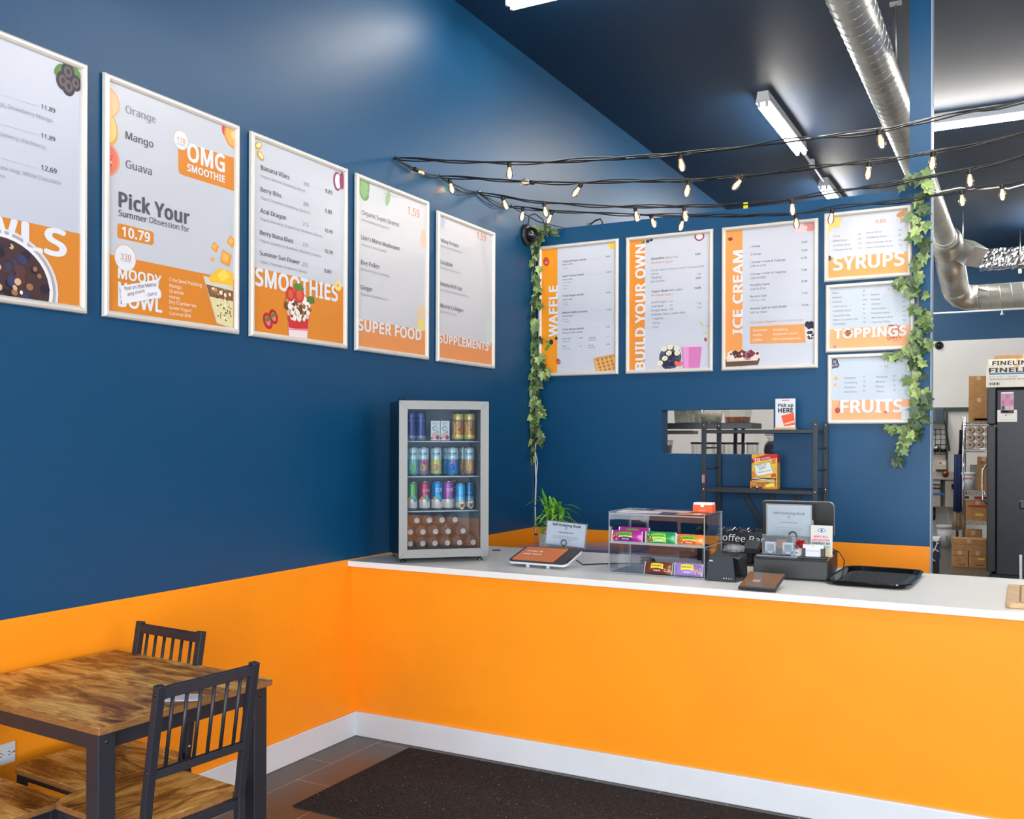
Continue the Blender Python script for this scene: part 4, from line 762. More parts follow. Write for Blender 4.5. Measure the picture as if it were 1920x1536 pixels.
def can(px, z, h, r, bands, label, txts=(), art=(), name='drink_can', y=.095, group='drink cans in the cooler'):
    "bands: (height fraction where it starts, colour); art: ovals on the label (angle, height fraction, half width, half height, colour)"
    b = MB(); bm = [(f, M('can_%02x%02x%02x' % tuple(c), c, .32, .25, noise=.04)) for f, c in bands]; pf = [(0, 0, m_lid), (r*.80, 0, m_lid), (r*.86, .004, m_lid), (r, .012, bm[0][1])]
    for f, m in bm[1:]: pf.append((r, .012+(h-.028)*f, m))
    pf += [(r, h-.016, bm[-1][1]), (r*.93, h-.007, m_lid), (r*.84, h-.003, m_lid), (r*.84, h, m_lid), (r*.78, h-.004, m_lid), (0, h-.005, m_lid)]
    b.lathe([q if len(q) > 2 else q for q in pf], m_lid, 24)
    R1 = r+.0005; cyl = lambda a, zz, k=0: V(((R1+k)*math.sin(a), -(R1+k)*math.cos(a), zz))
    for i, (a, f, hw, hh, col) in enumerate(art): b.poly([cyl(a+hw/r*math.cos(q), h*f+hh*math.sin(q), i*.0002) for q in (2*PI*k/14 for k in range(14))], P(col))
    for s, a0, a1, f, col, bd in txts:
        vs, fs, cap = glyphs(s, bd); W_ = (a1-a0)*r; i0 = [b.vv(cyl(a0+(a1-a0)*x, h*f+yy*W_, .0014+o_)) for x, yy, o_ in vs]
        for q in fs: b.face([i0[k] for k in q], P(col))
    x = min(FW-.032-r, max(.033+r, fx(px, y))); w = FM @ V((x, y, z)); o = b.build(name, loc=(w.x, w.y, w.z+.0006), local=True); o.rotation_euler = (0, 0, frz-.25)
    return tag(o, label, 'can', group)
zt = SH[2]+.003; NB = (40, 54, 110)
for px, l, y in ((770.5, 'indigo energy drink can at the far left of the top shelf', .095), (789, 'indigo energy drink can beside the white cartons', .095)):
    can(px, zt, .152, .0265, ((0, (120, 130, 176)), (.12, NB), (.9, (70, 84, 140))), l, (('ENERGY', -.7, .9, .66, (120, 132, 186), 1),), ((.1, .30, .020, .018, (58, 66, 128)),))
for px, l in ((816, 'white coconut drink carton on the top shelf, nearer the indigo cans'), (834, 'white coconut drink carton on the top shelf, beside the gold cans')):
    b = MB(); w2, h = .0232, .104; b.box((-w2, -.0, 0), (w2, .046, h), P((216, 220, 226)))
    def e(x, z, ru, rv, c, k=0): b.poly([(x+ru*math.cos(q), -.0006-.0002*k, z+rv*math.sin(q)) for q in (2*PI*i/14 for i in range(14))], P(c))
    e(-.001, .064, .014, .014, (150, 166, 146)); e(.001, .064, .009, .009, (206, 214, 206), 1); e(.0, .028, .019, .017, (222, 176, 160)); e(.012, .018, .0095, .012, (150, 56, 92), 1); e(-.018, .014, .006, .006, (176, 90, 120), 1); e(.012, .046, .005, .004, (90, 96, 130), 1)
    b.poly([(-w2, -.0008, 0), (w2, -.0008, 0), (w2, -.0008, .003), (-w2, -.0008, .003)], P((196, 60, 60))); b.text('COCONUT', (-.017, -.0004, .090), (.012, -.0004, .090), (0, 0, 1), P((80, 84, 90)), 1, None, (0, -1, 0)).text('WATER', (-.010, -.0004, .082), (.006, -.0004, .082), (0, 0, 1), P((80, 84, 90)), 1, None, (0, -1, 0))
    x = fx(px, .075); w = FM @ V((x, .075, zt)); o = b.build('drink_carton', loc=(w.x, w.y, w.z+.0006), local=True); o.rotation_euler = (0, 0, frz-.22); tag(o, l, 'carton', 'drink cartons in the cooler')
for px, l in ((858, 'gold and copper can on the top shelf, next to the white cartons'), (880, 'gold and copper can at the right end of the top shelf')):
    can(px, zt, .149, .0295, ((0, (206, 196, 96)), (.16, (186, 112, 54)), (.82, (206, 190, 110))), l, (('LEMON', -.5, .7, .68, (120, 140, 96), 1),), ((-.75, .42, .013, .040, (206, 190, 110)), (.32, .40, .007, .010, (84, 120, 60)), (.1, .62, .014, .016, (150, 150, 120))))
zt = SH[1]+.003; AQ = (176, 200, 206)
for px, c, l, k1, k2, y in ((774, (92, 178, 172), 'teal can with a lime disc, far left of the second shelf', (120, 196, 72), (170, 176, 180), .095), (793.5, (160, 112, 152), 'mauve can with a yellow disc on the second shelf', (190, 180, 76), (150, 64, 96), .095), (817.5, (196, 204, 104), 'lime yellow can with a pink disc, middle of the second shelf', (206, 120, 150), (206, 200, 96), .09),
        (838, (40, 140, 206), 'blue can mostly hidden behind its neighbour on the second shelf', (40, 90, 190), (196, 90, 110), .165), (848, (36, 136, 204), 'blue can with a berry disc on the second shelf', (30, 84, 190), (206, 90, 104), .09), (868, (150, 116, 100), 'brown can behind the tan one on the second shelf', (206, 160, 90), (196, 150, 90), .165), (879, (188, 146, 106), 'tan can at the right end of the second shelf', (220, 176, 110), (206, 160, 96), .09)):
    can(px, zt, .150, .029 if px != 848 else .0315, ((0, c), (.60, AQ)), l, (('SHINE', -.62, .78, .73, (40, 44, 54), 1), ('WATER', -.3, .45, .68, (70, 76, 86), 0)), ((.08, .36, .0175, .038, tuple(int(v*.85+36) for v in c)), (.08, .40, .014, .020, k2), (.08, .29, .014, .018, k1)), y=y)
zt = SH[0]+.003; CR = (226, 214, 204)
for px, c, l, s, y, r, h in ((772.5, (96, 158, 92), 'green and cream can at the left end of the third shelf', 'TEA', .095, .028, .150), (796, (168, 54, 84), 'crimson and cream iced drink can on the third shelf', 'ICED', .095, .0290, .152), (819.5, (30, 136, 196), 'bright blue and cream can in the middle of the third shelf', 'ICE', .09, .0300, .152),
        (849, (96, 60, 120), 'dark purple can half hidden behind the purple one', 'ICE', .165, .029, .152), (840, (158, 82, 152), 'purple and cream iced drink can on the third shelf', 'ICE', .09, .0285, .152)):
    can(px, zt, h, r, ((0, CR), (.36, c)), l, ((s, -.25, 1.0, .64, (236, 230, 236), 1),) if s != 'TEA' else (), ((.4, .44, .011, .013, (120, 190, 176)), (.75, .36, .010, .012, (90, 150, 190)), (-.35, .40, .009, .010, (226, 176, 90))) if px < 830 else ((.55, .42, .008, .012, (120, 140, 160)),), y=y)
for px, c, l, y in ((863, (64, 166, 214), 'sky blue coconut water can on the third shelf', .085), (880, (26, 110, 160), 'deep blue coconut water can at the right end of the third shelf', .13)):
    can(px, zt, .140, .0255, ((0, (206, 206, 190)), (.24, tuple(int(v*.6+90) for v in c)), (.5, c)), l, (('COCO', -.3, .6, .6, (226, 240, 244), 0),), ((.42, .20, .015, .026, (232, 216, 170)), (.42, .20, .010, .017, (150, 90, 56)), (.42, .26, .009, .006, (244, 240, 230))), y=y)
m_pet = glassy('bottle_plastic', (236, 240, 242), .03, .1, .8, .22, (196, 202, 208)); m_cap = M('white_bottle_cap', (190, 192, 194), .5); m_capd = M('cap_top_grey', (140, 142, 146), .5)
BR = .0318; BZ = .0345
rows = ((z0+.034+BR, ((769.5, 0), (793, 0), (816, 0), (839.5, 0), (862.3, 0), (888.8, 0)), 'bottom layer'), (z0+.034+BR+BZ*1.74, ((769.5, 1), (793.4, 0), (817, 0), (840.7, 0), (868.8, 0)), 'middle layer'), (z0+.034+BR+BZ*3.46, ((781.8, 0), (805.3, 0), (829, 0), (853.8, 0)), 'top layer'))
od = ('first', 'second', 'third', 'fourth', 'fifth', 'sixth')
for z, pp, ln in rows:
    for k, (px, dk) in enumerate(pp):
        y = .062; x = fx(px, y); x = min(FW-.066, max(.064, x)); w = FM @ V((x, y, z))
        o = thing('water_bottle', 'clear water bottle lying cap forward, %s from the left in the %s' % (od[k], ln), 'bottle', (w.x, w.y, w.z), frz, 'water bottles lying in the cooler')
        M4 = Matrix.Rotation(-PI/2, 4, 'X')
        MB().lathe([(.0125, .012), (.0125, .022), (.018, .034), (.028, .05), (BR-.0008, .068), (BR-.0008, .09), (BR-.003, .094), (BR-.0008, .099), (BR-.0008, .14), (BR-.003, .145), (BR-.0008, .15), (BR-.0008, .205), (BR*.8, .214), (0, .212)], m_pet, 20, M4).build('bottle_body', o)
        MB().lathe([(0, .0015), (.0085, .001, m_capd), (.009, 0), (.0135, .0), (.0145, .002), (.0145, .014), (0, .0142)], m_cap, 20, M4).build('cap', o)
# ------------------------------------------------------------------ things on the counter
# order tablet
t = thing('payment_tablet', 'tilted order tablet with orange screen on white base, near counter edge', 'tablet', (.99, .40, HC))
M4 = Matrix.Translation((.99-.99, .368-.40, .013)) @ Matrix.Rotation(-.035, 4, 'Z') @ Matrix.Rotation(.27, 4, 'X')
b = MB(); b.prism(rrect(-.163, 0, .158, .205, .022, 6), (0, .012), m_white, M4); b.build('rear_shell', t, .004)
b = MB(); b.prism(rrect(-.161, .002, .156, .203, .021, 6), (.012, .017), M('tablet_bezel', (48, 50, 56), .35, noise=.03), M4); b.build('bezel', t)
b = MB(); b.prism(rrect(-.148, .014, .085, .192, .006), (.0172, .0178), M('tablet_lit_screen', (196, 112, 66), .15, emit=.22), M4)
b.text('Order &', M4 @ V((-.120, .125, .0182)), M4 @ V((-.030, .125, .0182)), M4.to_3x3() @ V((0, 1, 0)), P((244, 232, 226)), 2).text('pay here', M4 @ V((-.120, .088, .0182)), M4 @ V((-.018, .088, .0182)), M4.to_3x3() @ V((0, 1, 0)), P((244, 232, 226)), 2)
b.text('Tap to get started', M4 @ V((-.10, .04, .0182)), M4 @ V((-.03, .04, .0182)), M4.to_3x3() @ V((0, 1, 0)), P((236, 206, 190)), 0); b.build('screen', t)
for x in (-.06, .05): MB().lathe([(0, 0), (.010, 0), (.010, .022), (0, .022)], m_white, 14, Matrix.Translation((x, -.008, 0))).build('front_foot', t)
b = MB(); b.box((-.10, .10, 0), (.10, .15, .036), m_white); b.build('stand', t)
b = MB(); b.box((.150, .03, .013), (.158, .09, .018), m_blkg, M4); b.build('card_slot', t)
b = MB(); P3 = [(1.13, .53, HC+.030), (1.15, .56, HC+.006), (1.22, .66, HC+.004), (1.33, .73, HC+.004), (1.60, .76, HC+.004), (1.75, .74, HC+.004)]; b.tube(P3, .0035, m_cord, 6).build('power_cord', t, world=True)
# kiosk signs
def sign_lines(b, M4, w, lines, thick=.0):
    up = M4.to_3x3() @ V((0, 0, 1)); n = M4.to_3x3() @ V((0, -1, 0))
    for s, x0, x1, z, c, bd in lines: b.text(s, M4 @ V((x0, 0, z)), M4 @ V((x1, 0, z)), up, P(c), bd, None, n, .0012+thick)
KL = lambda w, h, v: (('Self Ordering Kiosk', -w*.36, w*.37, h*v, (26, 26, 32), 2), ('o', -w*.03, w*.03, h*(v-.13), (90, 90, 96), 0), ('Credit card fee notice', -w*.20, w*.20, h*(v-.29), (30, 30, 36), 2), ('Please note that credit card payments will', -w*.32, w*.32, h*(v-.46), (110, 110, 118), 0), ('include a small fee on each purchase. Thank', -w*.32, w*.32, h*(v-.53), (110, 110, 118), 0), ('you for your help', -w*.14, w*.14, h*(v-.60), (110, 110, 118), 0))
def kiosk_sign(label, c, w, h, shear, sleeve, tilt, rz):
    t = thing('kiosk_sign', label, 'sign', c, rz, 'self ordering kiosk signs')
    M4 = Matrix.Rotation(shear, 4, 'Y') @ Matrix.Rotation(tilt, 4, 'X')
    b = MB(); b.box((-w/2, 0, 0), (w/2, .0012, h), m_paper, M4); sign_lines(b, M4, w, KL(w, h, .83 if shear else .70)); b.build('paper_sheet', t)
    b = MB(); e = .006; b.box((-w/2-e, -.0035, -e), (w/2+e, -.0025, h+e), sleeve, M4).box((-w/2-e, .0035, -e), (w/2+e, .0045, h+e), sleeve, M4); b.box((w/2+e-.0015, -.0035, -e), (w/2+e, .0045, h+e), m_edge, M4); b.build('clear_sleeve', t)
    return t, M4
m_slv2 = glassy('clear_sleeve', (246, 248, 250), .008, .2, .8)
t, M4 = kiosk_sign('white Self Ordering Kiosk sign tilted in a ring clip behind the order tablet', (.962, .75, .992), .222, .121, .06, m_slv2, -.10, .02)
b = MB(); b.lathe([(0, -.072), (.03, -.072), (.03, -.066), (.006, -.062), (0, -.062)], m_blk, 20).tube([(0, -.012, -.066), (0, -.012, .002)], .0022, m_blk, 8).tube([(.0145*math.sin(a), -.012, .0165-.0145*math.cos(a)) for a in (2*PI*k/24 for k in range(25))], .0022, m_blk, 8); b.build('ring_clip', t)
# plant in a glass vase
vq = V((.757, 1.04, HC)); t = thing('potted_plant', 'green bamboo plant in a square textured glass vase at counter back', 'plant', vq)
b = MB(); vg = glassy('vase_glass', (232, 240, 240), .02, .12, .7, .30, (220, 228, 232)); b.prism(rrect(-.072, -.04, .072, .07, .006), (.0, .1), vg)
for k in range(60): x, z = R.uniform(-.066, .066), R.uniform(.008, .094); b.lathe([(.006, 0), (.004, .003), (0, .004)], vg, 7, Matrix.Translation((x, -.04, z)) @ Matrix.Rotation(PI/2, 4, 'X'))
b.build('vase', t)
b = MB(); mst = M('bamboo_stalk', (120, 160, 66), .45, noise=.2); tops = []
for k in range(12):
    a = 2*PI*k/12; x, y = .035*math.cos(a), .02*math.sin(a)+.012; h = R.uniform(.16, .25); q = V((x*R.uniform(1, 1.7), y*1.3, h)); b.tube([(x*.7, y, .006), (x, y, h*.5), q], .0065, mst, 8); tops.append(q)
b.build('stalks', t)
b = MB(); mlf = [M('bamboo_leaf_%d' % i, c, .4, noise=.15) for i, c in enumerate(((96, 158, 40), (66, 132, 30), (132, 186, 64)))]
for k in range(84):
    q = R.choice(tops); a = R.uniform(0, 2*PI); L = R.uniform(.09, .17); w = R.uniform(.009, .014); el = R.uniform(.1, 1.35); d = V((math.cos(a)*math.cos(el), math.sin(a)*math.cos(el)*.6, math.sin(el))); s = d.cross(V((0, 0, 1))).normalized(); m = R.choice(mlf); q = q+V((0, 0, R.uniform(-.05, .04))); r0 = []
    for i in range(7):
        f = i/6; c = q+d*L*f+V((0, 0, -L*.55*f*f*(1.2-el*.5))); ww = w*math.sin(PI*min(1, .12+f*.88))**.8 if f < 1 else .0004; r0.append((b.vv(c-s*ww), b.vv(c+V((0, 0, -ww*.35))), b.vv(c+s*ww)))
    for p0, p1 in zip(r0, r0[1:]): b.face((p0[0], p0[1], p1[1], p1[0]), m, True); b.face((p0[1], p0[2], p1[2], p1[1]), m, True)
b.build('leaves', t)
b = MB(); tag(b.box((.806, 1.025, HC+.0005), (.842, 1.065, HC+.055), M('khaki_box', (150, 140, 116), .6, noise=.06)).build('small_box', bev=.002, loc=(.824, 1.04, HC+.0005)), 'tiny khaki box beside the glass vase', 'box')
# snack display case
cx0, cx1, cy0, cy1, cz = 1.357, 1.822, .398, .682, HC+.290
t = thing('display_case', 'clear acrylic two tier snack display case on the counter', 'display case', ((cx0+cx1)/2, (cy0+cy1)/2, HC))
def pane(b, a, c): b.box(a, c, m_acry)
b = MB(); g = .004
for x in (cx0, cx1-g): pane(b, (x, cy0, HC+.0006), (x+g, cy1, cz))
b.box((cx0+g, cy1-g, HC+.0006), (cx1-g, cy1, cz), glassy('smoky_acrylic', (206, 208, 214), .03, .03, .7)); b.build('side_panels', t, world=True)
b = MB(); pane(b, (cx0+g, cy0, cz-.012), (cx1-g, cy1-g, cz-.008)); b.build('top_panel', t, world=True)
zs = HC+.142
b = MB(); pane(b, (cx0+g, cy0+.004, zs), (cx1-g, cy1-g, zs+.004)); b.box((cx0+g, cy0+.002, zs-.002), (cx1-g, cy0+.005, zs+.010), m_edge); b.build('shelf', t, world=True)
b = MB(); b.box((cx0+g, cy0, HC+.0006), (cx1-g, cy1-g, HC+.005), glassy('grey_acrylic_floor', (206, 214, 220), .02, .03, .6)); b.build('floor_panel', t, world=True)
b = MB(); e = .0022
for x in (cx0, cx1-g):
    for y in (cy0, cy1-g): b.box((x, y-e, HC+.0006), (x+g, y, cz), m_edge)
    b.box((x, cy0, cz), (x+g, cy1, cz+.0014), m_edge).box((x-.0003, cy0, zs-.001), (x+g+.0003, cy1, zs+.003), m_edge)
b.box((cx0, cy0-.001, cz-.013), (cx1, cy0+.001, cz-.007), m_edge).box((cx0, cy0-.002, HC+.0006), (cx1, cy0, HC+.006), m_edge).box((cx0, cy1-.002, cz-.003), (cx1, cy1, cz), m_edge); b.build('polished_edges', t, world=True)
def bar(label, c, w, h, col, col2, lab, txt, lean=.25, rz=0, textcol=(250, 240, 170), chunk=True, side=1):
    t = thing('granola_bar', label, 'snack bar', c, rz, 'wrapped snack bars in the display case')
    b = MB(); M4 = Matrix.Rotation(-lean, 4, 'X'); n, k = 14, 6; m = M('wrap_%02x%02x%02x' % tuple(col), col, .28, .1, noise=.06); I = []
    for i in range(n+1):
        u = i/n; row = []
        for sd in (-1, 1):
            for j in range(k+1):
                v = j/k; bul = .011*(max(0, math.sin(PI*u))**.35)*(max(0, math.sin(PI*v))**.5); row.append(b.vv(M4 @ V((w*(u-.5), sd*bul+R.uniform(-.0006, .0006), .001+h*v+ (R.uniform(-.001, .001) if 0 < i < n else (.0016 if j % 2 else -.0004)*(1 if v > 0 else 0))))))
        I.append(row)
    for i in range(n):
        for sd in (0, 1):
            for j in range(k):
                q = (I[i][sd*(k+1)+j], I[i+1][sd*(k+1)+j], I[i+1][sd*(k+1)+j+1], I[i][sd*(k+1)+j+1]); b.face(q if sd == 0 else q[::-1], m, True)
    b.build('wrapper', t)
    b = MB(); pt = lambda u, v, kk=.0006: M4 @ V((w*(u-.5), -.0105*(max(0, math.sin(PI*u))**.35)*(max(0, math.sin(PI*v))**.5)-.0014-kk, .001+h*v))
    def patch(u0, u1, v0, v1, c, kk, arc=0): b.poly([pt(u0+(u1-u0)*i/8, v0+arc*math.sin(PI*i/8), kk) for i in range(9)]+[pt(u1-(u1-u0)*i/8, v1+arc*math.sin(PI*i/8), kk) for i in range(9)], P(c))
    patch(.24, .68, .46, .84, lab[0], .0004, .05); patch(.24, .70, .40, .50, lab[1], .0007, .07); patch(.26, .70, .12, .40, lab[2], .0005, .04)
    A, B = pt(.28, .60, .002), pt(.64, .60, .002); b.text(txt[0], A, B, M4.to_3x3() @ V((0, 0, 1)), P(textcol), 1, h*.13)
    A, B = pt(.36, .22, .002), pt(.60, .22, .002); b.text(txt[1], A, B, M4.to_3x3() @ V((0, 0, 1)), P((245, 240, 240)), 1, h*.12)
    if chunk:
        for _ in range(46):
            u, v = (R.uniform(.02, .22) if side < 0 else R.uniform(.74, .96)), R.uniform(.08, .8); s = R.uniform(.02, .035); c = R.choice(((196, 140, 80), (150, 96, 52), (226, 186, 130), (120, 74, 44))); b.poly([pt(u+s*math.cos(q)*.6, v+s*1.8*math.sin(q), .0012) for q in (0, 1.3, 2.4, 3.7, 5)], P(c))
    b.build('printed_label', t)
    b = MB()
    for sx in (-1, 1): b.box((sx*w/2-.0025, -.0012, .0), (sx*w/2+.0025, .0012, h), M('foil_crimp', (222, 222, 226), .3, .6), M4)
    b.build('crimped_ends', t)
NV = ((96, 160, 60), (246, 222, 60), (60, 40, 130))
fy = cy0+.020; fz = zs+.0045
bar('magenta wrapped bar at the front of the upper tier', (1.440, fy, fz), .150, .054, (168, 40, 138), 0, NV, ('NATURE VALLEY', 'Nut bar'), .12, 0, (60, 110, 40), True, -1)
bar('second magenta bar lying behind and above the front one', (1.455, fy+.050, fz), .150, .066, (186, 44, 146), 0, NV, ('NATURE VALLEY', 'Nut bar'), .15, .03, (60, 110, 40), False)
bar('green wrapped oat bar in the middle of the upper tier', (1.606, fy, fz), .145, .056, (40, 140, 74), 0, ((126, 190, 80), (232, 226, 80), (150, 206, 96)), ('NATURE VALLEY', 'Oats'), .12, .02, (40, 110, 60), True, -1)
bar('orange wrapped bar at the right end of the upper tier', (1.748, fy, fz), .128, .050, (226, 130, 50), 0, ((120, 170, 60), (246, 222, 60), (206, 74, 44)), ('NATURE VALLEY', 'Honey'), .12, .0, (50, 100, 40), True, -1)
bar('brown wrapped bar on the lower tier', (1.594, fy, HC+.006), .135, .056, (116, 56, 40), 0, ((236, 206, 60), (236, 206, 60), (110, 50, 36)), ('NATURE VALLEY', 'Dark'), .30, -.02, (60, 60, 30), True, 1)
bar('lilac wrapped bar at the right end of the lower tier', (1.738, fy, HC+.006), .132, .060, (160, 130, 196), 0, ((232, 214, 80), (232, 214, 80), (160, 130, 196)), ('NATURE VALLEY', 'Wafer'), .25, .0, (90, 90, 40), True, 1)
zt = cz-.0072
for k, (x, y, w, d, c, rz, l) in enumerate(((1.47, .52, .20, .14, (232, 230, 232), .10, 'white flyer lying on the left of the snack case'), (1.60, .60, .19, .11, (196, 176, 196), -.1, 'lilac printed flyer at the back of the snack case top'), (1.735, .47, .12, .10, (236, 140, 84), .04, 'orange flyer at the front right of the snack case top'))):
    b = MB(); b.box((-w/2, -d/2, 0), (w/2, d/2, .0012), P(c)); b.box((-w*.35, -d*.3, .0012), (w*.1, -d*.05, .0014), P(tuple(int(v*.8) for v in c))).box((w*.15, -d*.2, .0012), (w*.4, d*.3, .0014), P((226, 214, 220)))
    o = b.build('flyer', loc=(x, y, zt+.0012+k*.0014), local=True); o.rotation_euler = (0, 0, rz); tag(o, l, 'flyer', 'flyers on the snack case')
b = MB(); mo = M('vermilion_card_box', (236, 92, 40), .5, noise=.03); b.box((-.046, -.03, 0), (.046, .03, .036), mo).box((-.044, -.028, .036), (.044, .028, .046), M('card_box_white', (232, 226, 222), .5))
b.poly([(-.010, -.0304, .0362)]+[(.010*math.cos(a), -.0304, .036+.010*math.sin(a)) for a in (PI+PI*k/10 for k in range(11))]+[(.010, -.0304, .0362)], P((236, 232, 228))); b.text('GRUBHUB', (-.016, -.0302, .008), (.014, -.0302, .008), (0, 0, 1), P((250, 220, 206)), 1)
tag(b.build('card_box', bev=.0015, loc=(1.762, .585, zt+.006), local=True), 'small orange and white card box on top of the snack case', 'box')
b = MB(); b.lathe([(0, .0), (.03, 0), (.036, .012), (.030, .028), (.012, .036), (0, .037)], m_blkg, 20, Matrix.Diagonal((.72, 1.15, .95, 1))); b.box((-.003, -.04, .030), (.003, -.012, .037), m_blk)
o = b.build('computer_mouse', loc=(1.405, .80, HC+.0006), local=True); o.rotation_euler = (0, 0, -.9); tag(o, 'dark computer mouse on the counter behind the snack case', 'mouse')
# receipt printer with a stack of lids
t = thing('receipt_printer', 'black cube receipt printer between the snack case and the cash drawer', 'printer', (1.905, .45, HC))
b = MB(); f0 = [(-.068, -.08, .003), (.064, -.08, .003), (.045, -.055, .108), (-.060, -.055, .108)]; mp_ = M('printer_charcoal', (36, 42, 48), .5, noise=.04)
r0 = [(.078, .0, .003), (.078, .075, .003), (.074, .075, .112), (.078, -.01, .108), (.066, -.045, .098)]
bl, tl = (-.068, .075, .003), (-.062, .075, .124)
b.poly(f0, mp_).poly([f0[1], r0[0], r0[4], f0[2]], m_blkg).poly([r0[0], r0[1], r0[2], r0[3], r0[4]], m_blk).poly([r0[1], bl, tl, r0[2]], m_blk).poly([bl, f0[0], f0[3], tl], m_blk).poly([f0[3], f0[2], r0[4], r0[3], r0[2], tl], M('printer_lid', (44, 44, 44), .45, noise=.05)).poly([f0[0], bl, r0[1], r0[0], f0[1]], m_blk)
b.build('casing', t)
b = MB(); up = V((0, .232, .972)); b.text('star', (-.058, -.0690, .087), (-.040, -.0690, .087), up, P((226, 232, 240)), 2, None, (0, -.97, .23)); b.text('o', (-.040, -.0682, .083), (-.036, -.0682, .083), up, P((90, 130, 190)), 1, None, (0, -.97, .23))
for k in range(4): x = .012+k*.011; b.poly([(x+.0026*math.cos(q), -.0785, .016+.0026*math.sin(q)) for q in (2*PI*i/10+PI/2 for i in range(3 if k > 1 else 10))] if k < 2 else [(x-.003, -.0785, .0135), (x+.003, -.0785, .0135), (x, -.0775, .019)], P((226, 230, 234)))
b.build('front_marks', t)
b = MB(); b.box((.020, -.020, .1115), (.050, -.014, .1135), m_blkg).box((.045, -.020, .1115), (.056, -.006, .1135), m_blkg); b.build('lid_lever', t)
for k in range(3):
    b = MB(); b.lathe([(.042, .0), (.047, .0), (.049, .004), (.045, .006), (.042, .011), (0, .012)], glassy('clear_lid_plastic', (236, 240, 240), .04, .08, .8, .12), 28)
    tag(b.build('cup_lid', loc=(1.925+.002*k, .50, HC+.1245+k*.0075), local=True), ('clear plastic cup lid, lowest of the stack on the printer', 'clear plastic cup lid in the middle of the stack on the printer', 'clear plastic cup lid on top of the stack on the printer')[k], 'lid', 'cup lids on the printer')
# things behind the printer
t = thing('bar_sign', 'black Coffee Bar block sign trimmed with silver tinsel at counter back', 'sign', (1.77, 1.075, HC))
b = MB(); b.box((-.19, -.01, 0), (.168, .022, .160), m_blk); b.text('Coffee Bar', (-.088, -.0104, .112), (.158, -.0104, .104), (.12, 0, 1), P((226, 226, 228)), 1, .034, (0, -1, 0)); b.build('board', t, .002)
b = MB(); mt_ = M('silver_tinsel', (206, 208, 210), .18, 1, noise=.2)
for k in range(800): x = R.uniform(-.19, .168); y, z = R.uniform(-.014, .026), .161+R.uniform(-.005, .012); a = V((R.uniform(-1, 1), R.uniform(-1, 1), R.uniform(-.6, 1))).normalized()*.011; s = a.cross(V((.3, .8, .5))).normalized()*.0012; p0 = V((x, y, z)); b.poly([p0-s, p0+s, p0+a+s, p0+a-s], mt_)
b.build('tinsel_trim', t)
b = MB(); b.box((1.752, .84, HC+.0006), (1.845, .93, HC+.118), m_blk); tag(b.build('black_box', bev=.004, loc=(1.80, .885, HC+.0006)), 'small black box behind the receipt printer', 'box')
t = thing('card_terminal', 'black tilting card terminal on a stalk left of the kiosk sign', 'card terminal', (1.886, .985, HC)); M4 = Matrix.Translation((-.0, 0, .092)) @ Matrix.Rotation(-.1, 4, 'Z') @ Matrix.Rotation(.55, 4, 'X')
MB().box((-.040, -.030, -.02), (.040, .045, .012), M('terminal_shell', (40, 46, 50), .4, noise=.04), M4).build('terminal_body', t, .006)
MB().tube([(.012, .01, .008), (.012, .01, .075)], [.018, .012], m_blk, 14).lathe([(0, 0), (.038, 0), (.038, .006), (.03, .01), (0, .01)], m_blk, 24).build('stand', t)
b = MB(); b.box((1.712, .712, HC+.0006), (1.765, .77, HC+.098), M('putty_box', (196, 186, 176), .6, noise=.04)); tag(b.build('cream_box', bev=.002, loc=(1.74, .74, HC+.0006)), 'cream carton partly hidden behind the snack case', 'box')
# cash drawer
t = thing('cash_drawer', 'wide black cash drawer on the counter under the signs', 'cash drawer', (1.999, .555, HC), .075); m_cd = M('drawer_black_metal', (13, 14, 16), .42, .1, noise=.08, nscale=60)
MB().box((0, .012, .006), (.328, .44, .094), m_cd).build('housing', t, .003)
MB().box((.004, 0, .008), (.324, .012, .090), m_cd).build('drawer_front', t, .002)
for x in (.03, .298):
    for y in (.04, .40): MB().lathe([(0, 0), (.012, 0), (.010, .007), (0, .007)], m_blk, 12, Matrix.Translation((x, y, 0))).build('foot', t)
ZD = HC+.0945
t = thing('monitor', 'dark till monitor seen from behind, rounded corner above the eye card', 'monitor', (2.15, .93, ZD), .09)
M4 = Matrix.Translation((0, 0, .065)) @ Matrix.Rotation(.16, 4, 'X')
b = MB(); b.prism(rrect(-.195, 0, .140, .175, .022, 6), (-.012, .004), M('monitor_back', (34, 34, 36), .38, noise=.05), M4 @ Matrix.Rotation(PI/2, 4, 'X')); b.build('back_shell', t, .004)
b = MB(); b.prism(rrect(-.197, -.002, .142, .177, .024, 6), (-.017, -.012), M('silver_bezel', (176, 176, 176), .3, .7), M4 @ Matrix.Rotation(PI/2, 4, 'X')); b.build('bezel', t, .002)
b = MB(); b.prism(rrect(-.06, -.06, .048, .095, .015), (.004, .02), M('stand_grey', (176, 180, 176), .4), M4 @ Matrix.Rotation(PI/2, 4, 'X')).box((-.05, -.03, 0), (.04, .05, .012), M('stand_grey', (176, 180, 176), .4)).box((-.03, -.02, .01), (.02, .0, .10), M('stand_grey', (176, 180, 176), .4)); b.build('stand', t, .003)
MB().tube([(.12, .09, .01), (.17, -.07, .008), (.196, -.13, -.02), (.194, -.19, -.07), (.19, -.25, -.088)], .0025, m_cord, 6).build('power_cord', t)
m_slv = glassy('wrinkled_sleeve', (236, 240, 242), .01, .3, .8, .10)
t, M4 = kiosk_sign('white Self Ordering Kiosk sign in a wrinkled sleeve in front of the monitor', (2.108, .80, ZD+.084), .200, .142, 0, m_slv, .03, .03)
